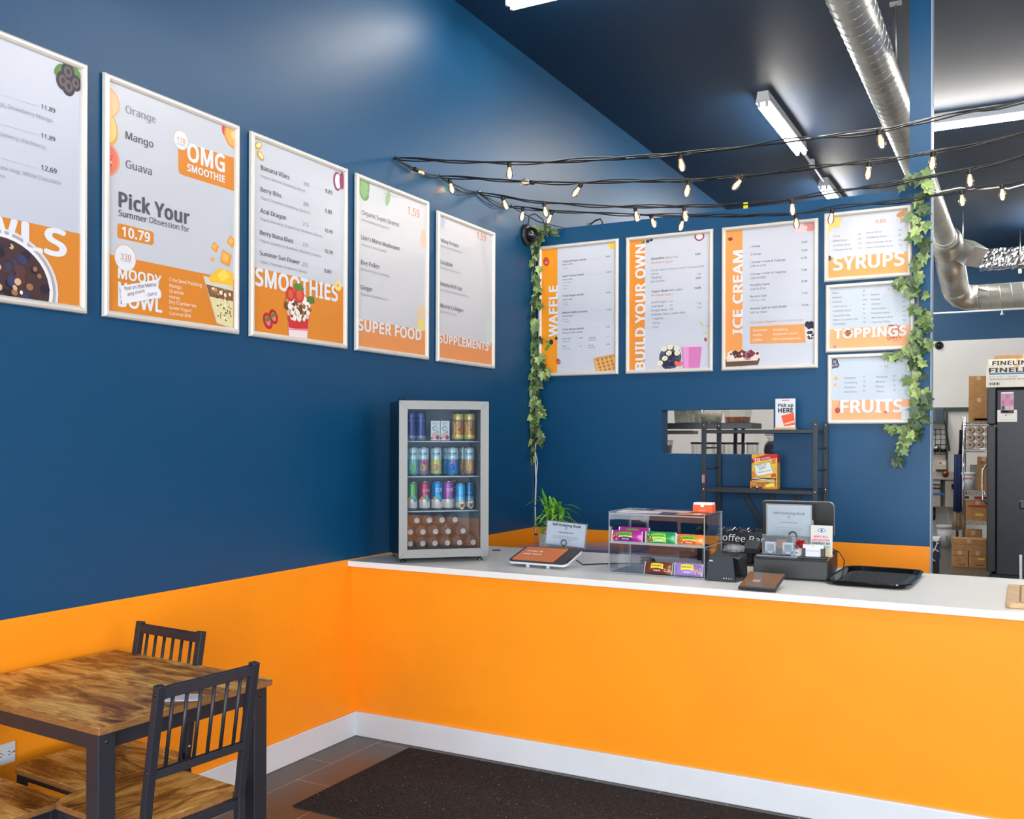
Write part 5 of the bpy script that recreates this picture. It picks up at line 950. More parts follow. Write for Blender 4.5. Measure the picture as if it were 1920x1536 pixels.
b = MB(); b.box((-.012, .006, -.084), (.012, .01, .10), m_blk).box((-.035, -.02, -.084), (.035, .03, -.080), m_blk).tube([(.02+.0165*math.sin(a), -.012, .0-.0165*math.cos(a)+.002) for a in (PI*.35+2*PI*.66*k/18 for k in range(19))], .003, m_blk, 8); b.build('ring_clip', t)
t = thing('card_stand', 'clear acrylic stand holding two white cards on the cash drawer', 'display stand', (2.095, .66, ZD), .03)
b = MB(); b.box((-.078, -.002, .006), (.074, .001, .098), glassy('stand_acrylic', (244, 248, 250), .0, .05, .5, .10)).box((-.078, .012, .0), (.074, .015, .098), m_acry).box((-.10, -.03, .0), (.085, .035, .005), m_acry); b.box((-.078, -.003, .097), (.074, .002, .0985), m_edge).box((-.10, -.031, 0), (.085, -.029, .005), m_edge); b.build('holder', t)
for x in (-.042, .038):
    b = MB(); b.box((x-.024, .004, .012), (x+.024, .005, .064), m_paper).prism(rrect(x-.017, .02, x+.017, .054, .002), (-.0045, -.0040), P((206, 208, 214)), Matrix.Rotation(PI/2, 4, 'X') @ Matrix.Translation((0, 0, .0))); b.poly([(x-.022, .0035, .013), (x-.008, .0035, .013), (x-.022, .0035, .026)], P((120, 96, 170))).poly([(x+.022, .0035, .013), (x+.008, .0035, .013), (x+.022, .0035, .026)], P((90, 80, 150))); b.build('card', t)
t = thing('rose', 'red flower ornament beside the eye card', 'flower', (2.178, .715, ZD))
b = MB(); mr = M('red_petal', (186, 30, 34), .45, noise=.2, nscale=90)
for k in range(26):
    a = k*2.4; r = .004+.0009*k; z = .064-.0011*k; q = V((r*math.cos(a), r*math.sin(a), z)); d = V((math.cos(a)*.5, math.sin(a)*.5, 1)).normalized(); s = d.cross(V((math.cos(a), math.sin(a), 0))).normalized(); o_ = V((math.cos(a), math.sin(a), 0)); L = .015
    b.poly([q-s*.006, q+s*.006, q+s*.009+d*L*.7+o_*.004, q+d*L+o_*.007, q-s*.009+d*L*.7+o_*.004], mr)
b.build('petals', t); MB().lathe([(0, 0), (.016, 0), (.013, .03), (.010, .036), (0, .036)], m_white, 16).build('holder', t)
b = MB(); b.box((-.030, -.0015, 0), (.018, .0005, .032), m_paper); b.poly([(-.012, -.002, .018), (-.002, -.002, .021), (.004, -.002, .016), (-.006, -.002, .013)], P((176, 40, 46))); o = b.build('gift_card', loc=(2.172, .682, ZD+.0006), local=True); o.rotation_euler = (-.2, 0, .03); tag(o, 'small white gift card leaning below the red flower', 'card')
# eye card
t = thing('motto_card', 'white card with a blue eye and MAY ALL NEGATIVE ENERGY lettering', 'sign', (2.267, .745, ZD), .05); M4 = Matrix.Rotation(-.08, 4, 'X')
b = MB(); b.box((-.048, 0, .006), (.048, .003, .142), P((200, 198, 190)), M4); up = M4.to_3x3() @ V((0, 0, 1))
for s, x0, x1, z, c in (('MAY ALL', -.034, .030, .086, (206, 66, 150)), ('NEGATIVE', -.040, .036, .070, (222, 84, 84)), ('ENERGY BE', -.043, .038, .055, (44, 84, 120)), ('TURNED', .006, .040, .040, (120, 196, 150)), ('INTO', .010, .040, .026, (226, 170, 130)), ('LOVE', .010, .040, .012, (222, 178, 80))): b.text(s, M4 @ V((x0, 0, z)), M4 @ V((x1, 0, z)), up, P(c), 2, .0095, M4.to_3x3() @ V((0, -1, 0)))
for ru, rv, c, k in ((.018, .0100, (50, 80, 140), .0010), (.0145, .0070, (236, 238, 240), .0014), (.0062, .0062, (70, 110, 170), .0018), (.003, .003, (40, 50, 90), .0022)): b.poly([M4 @ V((ru*(abs(math.cos(q))**1.0*(1 if math.cos(q) > 0 else -1)), -k, .119+rv*math.sin(q)*(1-.25*abs(math.cos(q))))) for q in (2*PI*i/24 for i in range(24))], P(c))
for k in range(14): a = PI*(k+.5)/7; q = V((.026*math.cos(a), 0, .017*math.sin(a))); d = q.normalized()*.003; s = V((-d.z, 0, d.x))*.15; b.poly([M4 @ (q+s+V((0, -.001, .119))), M4 @ (q-s+V((0, -.001, .119))), M4 @ (q+d-s+V((0, -.001, .119))), M4 @ (q+d+s+V((0, -.001, .119)))], P((150, 160, 190)))
b.build('printed_card', t); MB().box((-.05, -.016, 0), (.05, .02, .007), M('pale_wood', (206, 176, 130), .5, noise=.12, nscale=40, stretch=(1, 8, 8))).build('wood_base', t, .001)
t = thing('business_card_holder', 'black holder full of white business cards on the cash drawer', 'card holder', (2.248, .655, ZD), .06)
b = MB(); b.box((-.058, -.03, 0), (.058, .02, .008), m_blk).box((-.048, -.018, .008), (-.032, -.014, .046), m_blk).box((.034, -.018, .008), (.050, -.014, .046), m_blk).box((-.048, .012, .008), (.050, .016, .05), m_blk); b.build('tray', t, .001)
b = MB(); b.box((-.044, -.0135, .0085), (.046, .011, .062), m_paper); b.text('Evening Hours', (-.028, -.0138, .032), (.030, -.0138, .032), (0, 0, 1), P((226, 120, 120)), 1, None, (0, -1, 0)).text('- - -  o  - - -', (-.03, -.0138, .054), (.03, -.0138, .054), (0, 0, 1), P((130, 130, 140)), 0, None, (0, -1, 0)); b.build('card_stack', t)
# tilted display
t = thing('customer_display', 'small tilted black display with brown glossy face at counter front', 'display', (2.112, .17, HC)); M4 = Matrix.Rotation(.205, 4, 'X')
MB().box((-.078, 0, .004), (.078, .198, .016), m_blk, M4).build('casing', t, .003)
b = MB(); b.box((-.074, .006, .0162), (.074, .192, .0168), M('glossy_brown_screen', (72, 58, 52), .06, spec=.9, noise=.25, nscale=9), M4); b.box((-.035, .07, .017), (-.005, .095, .0172), P((206, 140, 100)), M4); b.build('screen', t)
MB().prism([(.02, 0), (.17, 0), (.17, .036), (.02, .005)], (-.05, .05), m_blk, Matrix(((0, 0, 1, 0), (1, 0, 0, 0), (0, 1, 0, 0), (0, 0, 0, 1)))).build('wedge_foot', t)
# serving tray
q = V((2.50, .78, HC)); t = thing('serving_tray', 'black plastic serving tray on the counter right of the cash drawer', 'tray', q, -.02)
b = MB(); prof = ((-.022, .0), (0, .0), (.012, .020), (.024, .022), (.026, .018), (.014, .015), (.002, -.0))
hx, hy = .150, .262; rg = [[V((x, y, .001+z)) for x, y in rrect(-hx-o, -hy-o, hx+o, hy+o, .05+o, 6)] for o, z in prof[1:6]]
for a, c in zip(rg, rg[1:]):
    i = [b.vv(p) for p in a]; j = [b.vv(p) for p in c]
    for k in range(len(i)): b.face((i[k], i[(k+1) % len(i)], j[(k+1) % len(i)], j[k]), m_blkg, True)
b.build('rim', t)
b = MB(); b.prism(rrect(-hx, -hy, hx, hy, .05, 6), (.0, .0014), m_blk)
for k in range(30): y = -hy+.02+k*.018; b.box((-hx+.03, y, .0014), (hx-.03, y+.007, .0024), m_blk)
b.build('ribbed_base', t)
# cutting board at the picture edge
t = thing('cutting_board', 'worn wood cutting board cropped by the right photo edge', 'cutting board', (3.27, .50, HC)); mwb = M('worn_oak', (196, 160, 118), .6, noise=.22, nscale=12, stretch=(1.5, 9, 3))
b = MB(); b.prism(rrect(-.24, -.27, .24, .26, .02), (.0006, .022), mwb); b.build('board', t, .004)
b = MB(); mgr = M('board_groove', (120, 86, 54), .7, noise=.1)
for a, c in (((-.195, -.235), (-.188, .225)), ((-.15, -.16), (-.145, .16)), ((-.188, -.235), (.2, -.228)), ((-.188, .218), (.2, .225)), ((-.16, .10), (-.13, .106))): b.box((a[0], a[1], .0221), (c[0], c[1], .0226), mgr)
b.build('juice_groove', t)
# ------------------------------------------------------------------ behind the counter: low prep table and shelf rack
t = thing('prep_table', 'low glossy steel work table against the menu wall behind the counter', 'table', (.72, 2.05, 0)); mtop = M('polished_steel_top', (150, 156, 198), .2, .35, noise=.05)
MB().box((.10, 1.75, .80), (1.29, 2.312, .835), mtop).build('work_top', t, .004, world=True)
b = MB(); b.box((.55, 1.745, .8352), (.90, 2.2, .860), mtop); b.build('hinged_lid', t, .003, world=True)
for x in (.14, 1.25):
    for y in (1.79, 2.27): MB().tube([(x, y, 0), (x, y, .80)], .02, m_steel, 12).build('leg', t, world=True)
MB().box((.12, 1.78, .18), (1.27, 2.29, .20), m_steel).build('under_shelf', t, world=True)
b = MB(); b.lathe([(0, 0), (.16, 0), (.175, .03), (.16, .05), (0, .052)], M('brown_seat', (56, 44, 40), .5), 28, Matrix.Translation((0, 0, .79))); t = thing('bar_stool', 'round dark stool top peeping over the counter beside the cooler', 'stool', (.07+.13, 1.56, 0)); b.build('seat', t)
for k in range(4): a = PI/4+PI/2*k; MB().tube([(.15*math.cos(a), .15*math.sin(a), 0), (.09*math.cos(a), .09*math.sin(a), .79)], .012, m_blk, 8).build('leg', t)
rx0, rx1, ry0, ry1 = 1.345, 2.012, 1.955, 2.285
t = thing('shelf_rack', 'black metal shelf rack in front of the hatch', 'shelf rack', ((rx0+rx1)/2, (ry0+ry1)/2, 0)); m_rack = M('rack_black_steel', (36, 42, 48), .42, .1, noise=.05)
for x in (rx0, rx1):
    for y in (ry0, ry1):
        b = MB(); b.box((x-.0135, y-.010, 0), (x+.0135, y+.010, 1.660), m_rack); l = b.build('post', t, .002, world=True)
        for z in (1.640, 1.245): MB().lathe([(0, .004), (.005, .003), (.006, 0)], m_chrome, 8, Matrix.Translation((x, y-.0102, z)) @ Matrix.Rotation(PI/2, 4, 'X')).build('bolt', l, world=True)
for z in (1.612, 1.252, .75, .30):
    MB().box((rx0+.0135, ry0-.006, z-.022), (rx1-.0135, ry1+.006, z), m_rack).build('shelf', t, .002, world=True)
for x in (rx0, rx1):
    for z in (1.50, 1.37, 1.05, .92): MB().tube([(x, ry0+.01, z), (x, ry1-.01, z)], .005, m_rack, 8).build('side_rung', t, world=True)
b = MB(); xm = (rx0+rx1)/2; b.bar((1.50, ry1+.012, 1.23), (1.84, ry1+.012, .62), .024, .004, m_rack, (0, 1, 0)); b.build('cross_brace', t, world=True)
b = MB(); b.bar((1.87, ry1+.018, 1.23), (1.53, ry1+.018, .62), .024, .004, m_rack, (0, 1, 0)); b.build('cross_brace', t, world=True)
b = MB(); b.box((1.672, ry1+.012, .75), (1.698, ry1+.022, 1.23), m_rack); b.build('centre_strut', t, world=True)
b = MB(); q = on(1419, 914, 'y', ry0-.012); b.lathe([(0, .010), (.006, .008), (.010, .003), (.011, 0)], m_chrome, 14, Matrix.Translation((q.x, ry0-.008, q.z)) @ Matrix.Rotation(PI/2, 4, 'X')).box((q.x-.03, ry0-.011, q.z-.006), (q.x+.03, ry0-.008, q.z+.004), m_rack); b.build('brace_knob', t, world=True)
b = MB(); b.box((rx0-.009, ry0-.0106, 1.285), (rx0+.009, ry0-.0100, 1.335), P((150, 150, 156))); b.box((rx0+.0, ry0-.0108, 1.285), (rx0+.009, ry0-.0104, 1.335), P((206, 90, 70))); b.build('sticker', t, world=True)
# pick-up card
t = thing('pickup_sign', 'white Pick up HERE card with an orange parcel on the rack top', 'sign', (1.800, 2.13, 1.6125), .02)
b = MB(); w = .060; b.box((-w, 0, .010), (w, .003, .190), m_paper); n = (0, -1, 0); up = (0, 0, 1)
b.text('GRUBHUB', (-.020, 0, .176), (.026, 0, .176), up, P((222, 74, 44)), 2, .008, n).text('Pick up', (-.043, 0, .141), (.048, 0, .141), up, P((30, 30, 36)), 2, None, n).text('HERE', (-.043, 0, .106), (.048, 0, .106), up, P((28, 28, 34)), 2, .027, n)
b.poly([(-.058, -.0008, .012), (-.020, -.0008, .012), (-.040, -.0008, .060)], P((236, 206, 186))); b.poly([(-.024, -.001, .086), (.050, -.001, .104), (.059, -.001, .030), (-.006, -.001, .022)], P((232, 84, 40))); b.text('GRUBHUB', (-.003, -.0012, .030), (.055, -.0012, .046), (-.1, 0, 1), P((246, 236, 230)), 2, .010, n); b.build('printed_card', t)
MB().box((-.064, -.016, 0), (.064, .018, .0135), M('pale_wood', (206, 176, 130), .5)).build('wood_base', t, .001)
# packet box
t = thing('seasoning_box', 'opened red and yellow packet box with a white note, on the rack', 'box', (1.690, 2.06, 1.2525), -.02)
b = MB(); my = M('yellow_printed_card', (226, 178, 56), .45, noise=.18, nscale=14); b.box((-.078, 0, 0), (.078, .07, .212), my).poly([(.0785, 0, .0), (.0785, .07, .0), (.0785, .07, .212), (.0785, 0, .212)], P((196, 150, 56))).poly([(.079, 0, .160), (.079, .07, .160), (.079, .07, .2125), (.079, 0, .2125)], P((176, 40, 52))); b.build('carton', t, .002)
b = MB(); n = (0, -1, 0); f = lambda pts, c, k: b.poly([(x, -.0006-k*.0003, z) for x, z in pts], P(c))
f([(-.078, .160), (.078, .190), (.078, .212), (.02, .212), (-.078, .180)], (196, 44, 56), 0); f([(-.078, .150), (-.06, .160), (-.078, .178)], (196, 44, 56), 0); b.text('70', (-.062, -.001, .163), (-.024, -.001, .171), (-.2, 0, 1), P((246, 240, 236)), 2, .017, n).text('ORIGINAL', (-.020, -.001, .176), (.040, -.001, .188), (-.2, 0, 1), P((246, 232, 226)), 1, .009, n)
f([(-.066, .144), (.034, .168), (.058, .094), (-.04, .072), (-.056, .092)], (120, 150, 60), 1); f([(-.062, .142), (.032, .164), (.054, .096), (-.038, .077), (-.052, .094)], (226, 228, 222), 2)
for s, x0, z0_, x1, z1_ in (('Not on', -.044, .132, .016, .146), ('sale', -.030, .116, .010, .126), ('Ask for more', -.036, .094, .042, .110)): b.text(s, (x0, -.0016, z0_), (x1, -.0016, z1_), (-.2, 0, 1), P((96, 96, 104)), 0, None, n)
f([(.044, .15), (.070, .155), (.070, .186), (.044, .18)], (206, 130, 70), 1); f([(.040, .07), (.074, .075), (.07, .096), (.044, .09)], (206, 70, 50), 1); f([(-.076, .062), (-.05, .066), (-.06, .10), (-.076, .11)], (226, 120, 40), 1)
b.build('front_print', t)
b = MB(); b.box((-.074, -.004, .052), (.072, .0, .066), m_blk); b.build('torn_opening', t)
b = MB(); b.box((-.082, -.020, 0), (.074, -.001, .046), M('spice_print', (196, 120, 36), .5, noise=.5, nscale=40)).poly([(.012, -.0206, .010), (.066, -.0206, .018), (.066, -.0206, .036), (.016, -.0206, .028)], P((226, 226, 60))); b.build('front_tray', t, .002)
for k, (z, r, c) in enumerate(((.046, .04, (232, 226, 206)), (.052, -.08, (226, 206, 90)), (.056, .10, (236, 232, 226)))):
    b = MB(); b.box((-.068, -.016, 0), (.066, .0, .0035), P(c)); o = b.build('packet', t); o.location = (0, -.004, z); o.rotation_euler = (.12, r, .0)
# ------------------------------------------------------------------ kitchen seen through the hatch
t = thing('overshelf', 'steel shelf seen through the hatch behind the menu wall', 'shelf', (.95, 3.3, 0))
MB().box((.30, 3.18, 1.634), (1.33, 3.48, 1.676), m_steel).build('shelf_board', t, .003, world=True)
for x in (1.20, .36):
    for y in (3.22, 3.44): MB().tube([(x, y, 0), (x, y, 1.634)], .014, m_steel, 10).build('post', t, world=True)
MB().box((.30, 3.18, 1.36), (1.36, 3.56, 1.385), m_steel).build('lower_board', t, .003, world=True)
MB().box((.25, 3.40, 1.594), (.80, 3.60, 1.622), M('dull_steel', (130, 128, 122), .5, .6, noise=.05)).build('back_board', t, .003, world=True)
def tub(label, c, r0, r1, h, fill, food, sq=True):
    t = thing('food_container', label, 'container', c, 0, 'food containers seen through the hatch'); pl = glassy('container_plastic', (246, 246, 244), .01, .08, .5, .08)
    b = MB(); n = 4 if sq else 24; M4 = Matrix.Rotation(PI/4, 4, 'Z') if sq else None; b.lathe([(0, .001), (r0, .001), (r0+(r1-r0)*.9, h*.9), (r1, h), (r1*1.05, h)], pl, n, M4, not sq); b.build('tub', t)
    b = MB(); f = r0+(r1-r0)*fill; b.lathe([(0, .003), (r0*.95, .003), (f*.95, h*fill), (0, h*fill*1.04)], food, n, M4, not sq); b.build('contents', t)
m_oat = M('oat_mix', (232, 222, 196), .8, noise=.35, nscale=90); m_gran = M('granola_mix', (206, 120, 60), .8, noise=.5, nscale=60); m_dry = M('dark_flakes', (84, 62, 86), .8, noise=.4, nscale=120); m_flour = M('pale_powder', (232, 226, 196), .8, noise=.15, nscale=30)
tub('clear tub of oats on the hatch shelf, leftmost', (.80, 3.34, 1.677), .115, .125, .14, .95, m_oat); tub('round clear tub with pale oats on the hatch shelf', (.985, 3.33, 1.677), .075, .10, .15, .5, m_oat, False); tub('clear tub with granola on the hatch shelf', (1.19, 3.32, 1.677), .105, .13, .15, .3, m_gran)
tub('clear bag-like tub by the left post of the hatch', (.56, 3.36, 1.386), .09, .11, .16, .75, M('clear_bag_fill', (186, 188, 184), .4, noise=.3, nscale=30), False)
for k, x in enumerate((.845, .93, 1.015, 1.095, 1.175, 1.275)):
    t = thing('storage_jar', 'black lidded clear jar on the lower hatch shelf, %s from left' % od[k], 'jar', (x, 3.42, 1.3855), 0, 'black lidded jars through the hatch')
    MB().prism(rrect(-.038, -.038, .038, .038, .012), (0, .13), glassy('container_plastic'), None).build('jar_body', t); MB().prism(rrect(-.041, -.041, .041, .041, .012), (.13, .146), m_blk).build('lid', t, .002)
    MB().prism(rrect(-.034, -.034, .034, .034, .01), (.004, .03+.015*(k % 3)), (m_flour, m_oat, m_flour)[k % 3]).build('contents', t)
b = MB(); b.lathe([(0, 0), (.06, .004), (.066, .03), (.058, .07), (.03, .10), (0, .106)], m_dry, 20); t = thing('dried_fruit_bag', 'bag of dark purple dried fruit on the right of the hatch', 'bag', (1.435, 3.40, 1.44)); b.build('contents', t)
MB().lathe([(0, -.002), (.068, .0), (.070, .04), (.062, .08), (.034, .112), (.05, .13)], glassy('container_plastic'), 18).build('bag', t)
b = MB(); b.box((1.34, 3.2, 1.405), (1.56, 3.52, 1.432), m_kwhite); t = thing('side_shelf', 'white shelf unit end at the right of the hatch opening', 'shelf', (1.45, 3.36, 0)); b.build('shelf_board', t, .003, world=True); MB().box((1.535, 3.2, 0), (1.56, 3.52, 1.95), m_kwhite).build('side_panel', t, .002, world=True); MB().box((1.36, 3.45, 1.58), (1.535, 3.52, 1.60), m_kwhite).build('upper_board', t, .002, world=True)
# ------------------------------------------------------------------ kitchen seen right of the column
t = thing('kitchen_fridge', 'tall black kitchen fridge facing left with boxes stacked on top', 'fridge', (3.1, 8.75, 0)); mfr = M('black_fridge_side', (46, 50, 58), .42, .2, noise=.05)
MB().box((2.80, 8.38, .03), (3.66, 9.12, 2.125), mfr).build('body', t, .01, world=True)
mdo = M('fridge_door_grey', (52, 54, 58), .4, .2, noise=.05)
MB().box((2.70, 8.37, 1.735), (2.792, 9.12, 2.155), mdo).build('freezer_door', t, .012, world=True)
d = MB().box((2.70, 8.37, .06), (2.792, 9.12, 1.715), mdo).build('fridge_door', t, .012, world=True)
MB().tube([(2.70, 8.42, 1.28), (2.655, 8.42, 1.22), (2.65, 8.42, 1.05), (2.655, 8.42, .88), (2.70, 8.42, .82)], .012, m_chrome, 10).build('handle', d, world=True)
MB().box((2.75, 8.40, 0), (3.62, 9.1, .03), m_blk).build('plinth', t, world=True)
def onfr(x, y): return on(x, y, 'y', 8.377)
def sheet(name, label, px, cols, cat='notice'):
    b = MB(); a, c = onfr(px[0], px[1]), onfr(px[2], px[3]); X = lambda u, v: (a.x+(c.x-a.x)*u, 8.3765, a.z+(c.z-a.z)*v); b.poly([X(0, 0), X(0, 1), X(1, 1), X(1, 0)], m_paper if cols is None else P(cols[0]))
    if cols:
        for u0, v0, u1, v1, cc in cols[1]: b.poly([(p[0], p[1]-.0008, p[2]) for p in (X(u0, v0), X(u0, v1), X(u1, v1), X(u1, v0))], P(cc))
    tag(b.build(name, loc=(a.x, 8.3765, c.z)), label, cat)
sheet('photo_poster', 'pink product poster on the side of the kitchen fridge', (1876.5, 735, 1901, 775), ((176, 150, 166), tuple((u, v, u+.26, v+.2, c) for u, v, c in ((.05, .12, (206, 140, 170)), (.37, .12, (176, 120, 150)), (.69, .16, (206, 150, 176)), (.05, .40, (190, 110, 150)), (.37, .40, (206, 130, 160)), (.69, .40, (186, 120, 156)), (.37, .66, (190, 180, 196)), (.69, .66, (206, 170, 190))))+((.0, .86, 1, 1, (70, 50, 56)), (.05, .02, .95, .08, (236, 232, 236)), (.08, .66, .28, .82, (60, 60, 66)), (.15, .90, .6, .95, (206, 60, 90)))), 'poster')
sheet('notice_sheet', 'white notice sheet below the pink poster on the kitchen fridge', (1870, 769, 1907, 791), ((222, 222, 214), ((.40, .38, .47, .5, (90, 90, 96)), (.5, .40, .7, .43, (150, 150, 150)), (.15, .8, .9, .83, (190, 190, 190)))))
def carton(label, a, c, m=None, prints=(), texts=(), name='cardboard_box', group=None, tape=False, cat='box'):
    "a, c: opposite corners; prints / texts are laid on the face that looks at the counter, in fractions of that face"
    m = m or m_card; t = thing(name, label, cat, ((a[0]+c[0])/2, (a[1]+c[1])/2, a[2]), 0, group); b = MB(); b.box(a, c, m)
    X = lambda u, v, k=.0010: (a[0]+(c[0]-a[0])*u, a[1]-k, a[2]+(c[2]-a[2])*v)
    for u0, v0, u1, v1, cc in prints: b.poly([X(u0, v0), X(u1, v0), X(u1, v1), X(u0, v1)], P(cc))
    for s, u0, u1, v, h, cc, bd in texts: b.text(s, X(u0, v), X(u1, v), (0, 0, 1), P(cc), bd, h*(c[2]-a[2]), (0, -1, 0), .001)
    b.build('carton', t, world=True)
    b = MB(); w = .022; xm = (a[0]+c[0])/2; mt = M('packing_tape', (206, 176, 130), .25, noise=.05); b.box((xm-w, a[1]-.0012, c[2]-.05), (xm+w, a[1]-.0004, c[2]+.0006), mt).box((xm-w, a[1]-.0008, c[2]), (xm+w, c[1], c[2]+.0008), mt); b.build('tape', t, world=True)
    return t
m_wb = M('white_printed_board', (222, 216, 204), .6, noise=.04, nscale=8)
BK = (56, 54, 52)
carton('white serving boats box with blue stripe, front one on the kitchen fridge', (2.69, 8.40, 2.157), (3.30, 8.70, 2.404), m_wb, ((.05, .585, 1, .655, (40, 120, 160)), (.05, .10, .058, .22, (60, 60, 60)), (.068, .10, .09, .22, (60, 60, 60)), (.10, .10, .112, .22, (60, 60, 60)), (.125, .10, .15, .22, (60, 60, 60)), (.16, .10, .17, .22, (60, 60, 60)), (.18, .10, .20, .22, (60, 60, 60)), (.21, .10, .222, .22, (60, 60, 60))),
    (('FINELINE', .045, .92, .69, .20, BK, 2), ('9.2" x 4.1" - 16 OZ.', .055, .53, .445, .07, (90, 120, 140), 0), ('SERVING BOATS, BLACK', .055, .70, .33, .07, (60, 110, 150), 1)))
carton('second white lettered box on the kitchen fridge, behind the blue striped one', (2.70, 8.72, 2.157), (3.32, 9.0, 2.50), m_wb, (), (('FINELINE', .07, .74, .80, .14, BK, 2),))
carton('plain brown box at the back of the kitchen fridge top', (2.755, 9.02, 2.127), (3.40, 9.30, 2.565))
# chrome wire rack
wx0, wx1, wy0, wy1 = 2.395, 2.69, 9.55, 9.95
t = thing('wire_rack', 'chrome wire shelving rack left of the kitchen fridge', 'shelf rack', (wx0, wy0, 0))
for x in (wx0, wx1+.3):
    for y in (wy0, wy1): MB().tube([(x, y, 0), (x, y, 1.86)], .0125, m_chrome, 10).build('post', t, world=True)
WZ = [1.772, 1.440, .915, .535, .12]
for z in WZ:
    b = MB()
    for y in (wy0, wy1): b.tube([(wx0, y, z), (wx1+.3, y, z)], .006, m_chrome, 6).tube([(wx0, y, z-.034), (wx1+.3, y, z-.034)], .005, m_chrome, 6)
    n = 16
    for k in range(n): xa, xb = wx0+(wx1+.3-wx0)*k/n, wx0+(wx1+.3-wx0)*(k+.5)/n; b.tube([(xa, wy0, z-.034), (xb, wy0, z), (xa+(wx1+.3-wx0)/n, wy0, z-.034)], .004, m_chrome, 4)
    for k in range(22): x = wx0+(wx1+.3-wx0)*k/21; b.tube([(x, wy0, z+.002), (x, wy1, z+.002)], .0025, m_chrome, 4)
    b.build('wire_shelf', t, world=True)
def cg(*a, **k): return carton(*a, group='brown cartons by the kitchen rack', **k)
RC = (120, 82, 52)
cg('brown carton on top of the wire rack, lower of two', (2.452, 9.58, 1.777), (2.69, 9.86, 2.085), prints=((.22, .05, .96, .20, (126, 90, 60)), (.30, .09, .9, .16, (160, 118, 76))), texts=(('o o o', .5, .75, .33, .08, RC, 1),))
cg('brown carton on top of the wire rack, upper of two', (2.455, 9.58, 2.086), (2.68, 9.86, 2.362), texts=(('- - - -', .4, .8, .45, .06, RC, 1),))
m_roll = M('roll_end_beige', (190, 170, 152), .7, noise=.2, nscale=40)
nm = ('top row', 'middle row', 'bottom row'); cn = ('left', 'middle', 'right')
for r in range(3):
    for k in range(3):
        x = 2.472+k*.102; z = WZ[1]+.006+.047+(2-r)*.094; t = thing('paper_roll', 'beige wrapped paper roll on the wire rack, %s, %s one' % (nm[r], cn[k]), 'roll', (x, wy0+.03, z), 0, 'paper rolls on the wire rack')
        MB().lathe([(.013, .004), (.015, 0), (.042, .0), (.0465, .006), (.0465, .26), (.02, .262)], m_roll, 20, Matrix.Rotation(-PI/2, 4, 'X')).build('roll', t); MB().lathe([(0, .006), (.014, .006)], P((96, 76, 66)), 12, Matrix.Rotation(-PI/2, 4, 'X')).build('core', t)
t = thing('food_tub', 'white lidded tub with red lettering on the wire rack', 'tub', (2.452, 9.62, WZ[2]+.0055))
b = MB(); b.lathe([(0, 0), (.062, 0), (.076, .2), (0, .2)], m_white, 24); vs, fs, cap = glyphs('nutella', 2); i0 = [b.vv(((.0745+o_)*math.sin(-.75+1.4*x), -(.0745+o_)*math.cos(-.75+1.4*x), .145+y*.1)) for x, y, o_ in vs]
for f in fs: b.face([i0[k] for k in f], P((206, 50, 44)))
b.build('tub', t); MB().lathe([(0, .2), (.082, .2), (.084, .204), (.084, .22), (.078, .228), (0, .228)], m_white, 24).build('lid', t)
cg('tall brown carton beside the white tub on the wire rack', (2.552, 9.58, WZ[2]+.0055), (2.70, 9.80, 1.345), texts=(('Qf', .15, .5, .80, .07, (90, 50, 40), 1), ('- - -', .3, .7, .62, .04, RC, 1), ('= = =', .2, .8, .25, .05, RC, 1)))
b = MB(); b.box((2.455, 9.88, WZ[2]+.006), (2.545, 9.93, 1.24), M('grey_tray', (150, 150, 148), .5, noise=.04)); tag(b.build('grey_tray', bev=.004, loc=(2.5, 9.9, WZ[2]+.006)), 'grey tray standing behind the tub on the wire rack', 'tray')
cg('brown carton with a red stripe on the wire rack', (2.428, 9.57, WZ[3]+.0055), (2.69, 9.86, .795), prints=((.10, .68, 1, .77, (170, 50, 46)), (.40, .26, .75, .37, (222, 206, 80))), texts=(('- - - - - -', .12, .66, .52, .06, RC, 0),))
b = MB(); b.box((2.41, 9.62, .80), (2.66, 9.84, .872), m_wb).box((2.52, 9.619, .81), (2.66, 9.62, .845), P((180, 40, 46))).box((2.41, 9.619, .815), (2.46, 9.62, .845), m_blk); tag(b.build('flat_box', loc=(2.53, 9.7, .80)), 'flat white box with red end print resting on the striped carton', 'box')
cg('small brown carton at the bottom of the wire rack', (2.418, 9.57, .1255), (2.60, 9.86, .415), texts=(('o', .18, .3, .72, .1, RC, 1), ('- - - -', .1, .75, .50, .07, RC, 1)))
BX = ((.10, .66, .75, .72, (150, 100, 64)), (.28, .30, .58, .56, (176, 110, 70)), (.40, .10, .85, .18, (120, 86, 56)))
cg('brown box on the kitchen floor, left of the bottom pair', (2.285, 9.20, .0), (2.470, 9.46, .196), prints=BX)
cg('brown box with a yellow label on the kitchen floor, right of the bottom pair', (2.480, 9.20, .0), (2.67, 9.46, .198), prints=BX[:1]+((.5, .48, .92, .60, (226, 214, 90)), (.40, .10, .85, .18, (120, 86, 56))))
cg('long brown box lying across the bottom pair of boxes', (2.288, 9.21, .1995), (2.668, 9.45, .342), prints=((.10, .52, .44, .55, (130, 92, 60)), (.62, .52, .95, .55, (130, 92, 60)), (.46, .44, .60, .62, (166, 116, 74))))
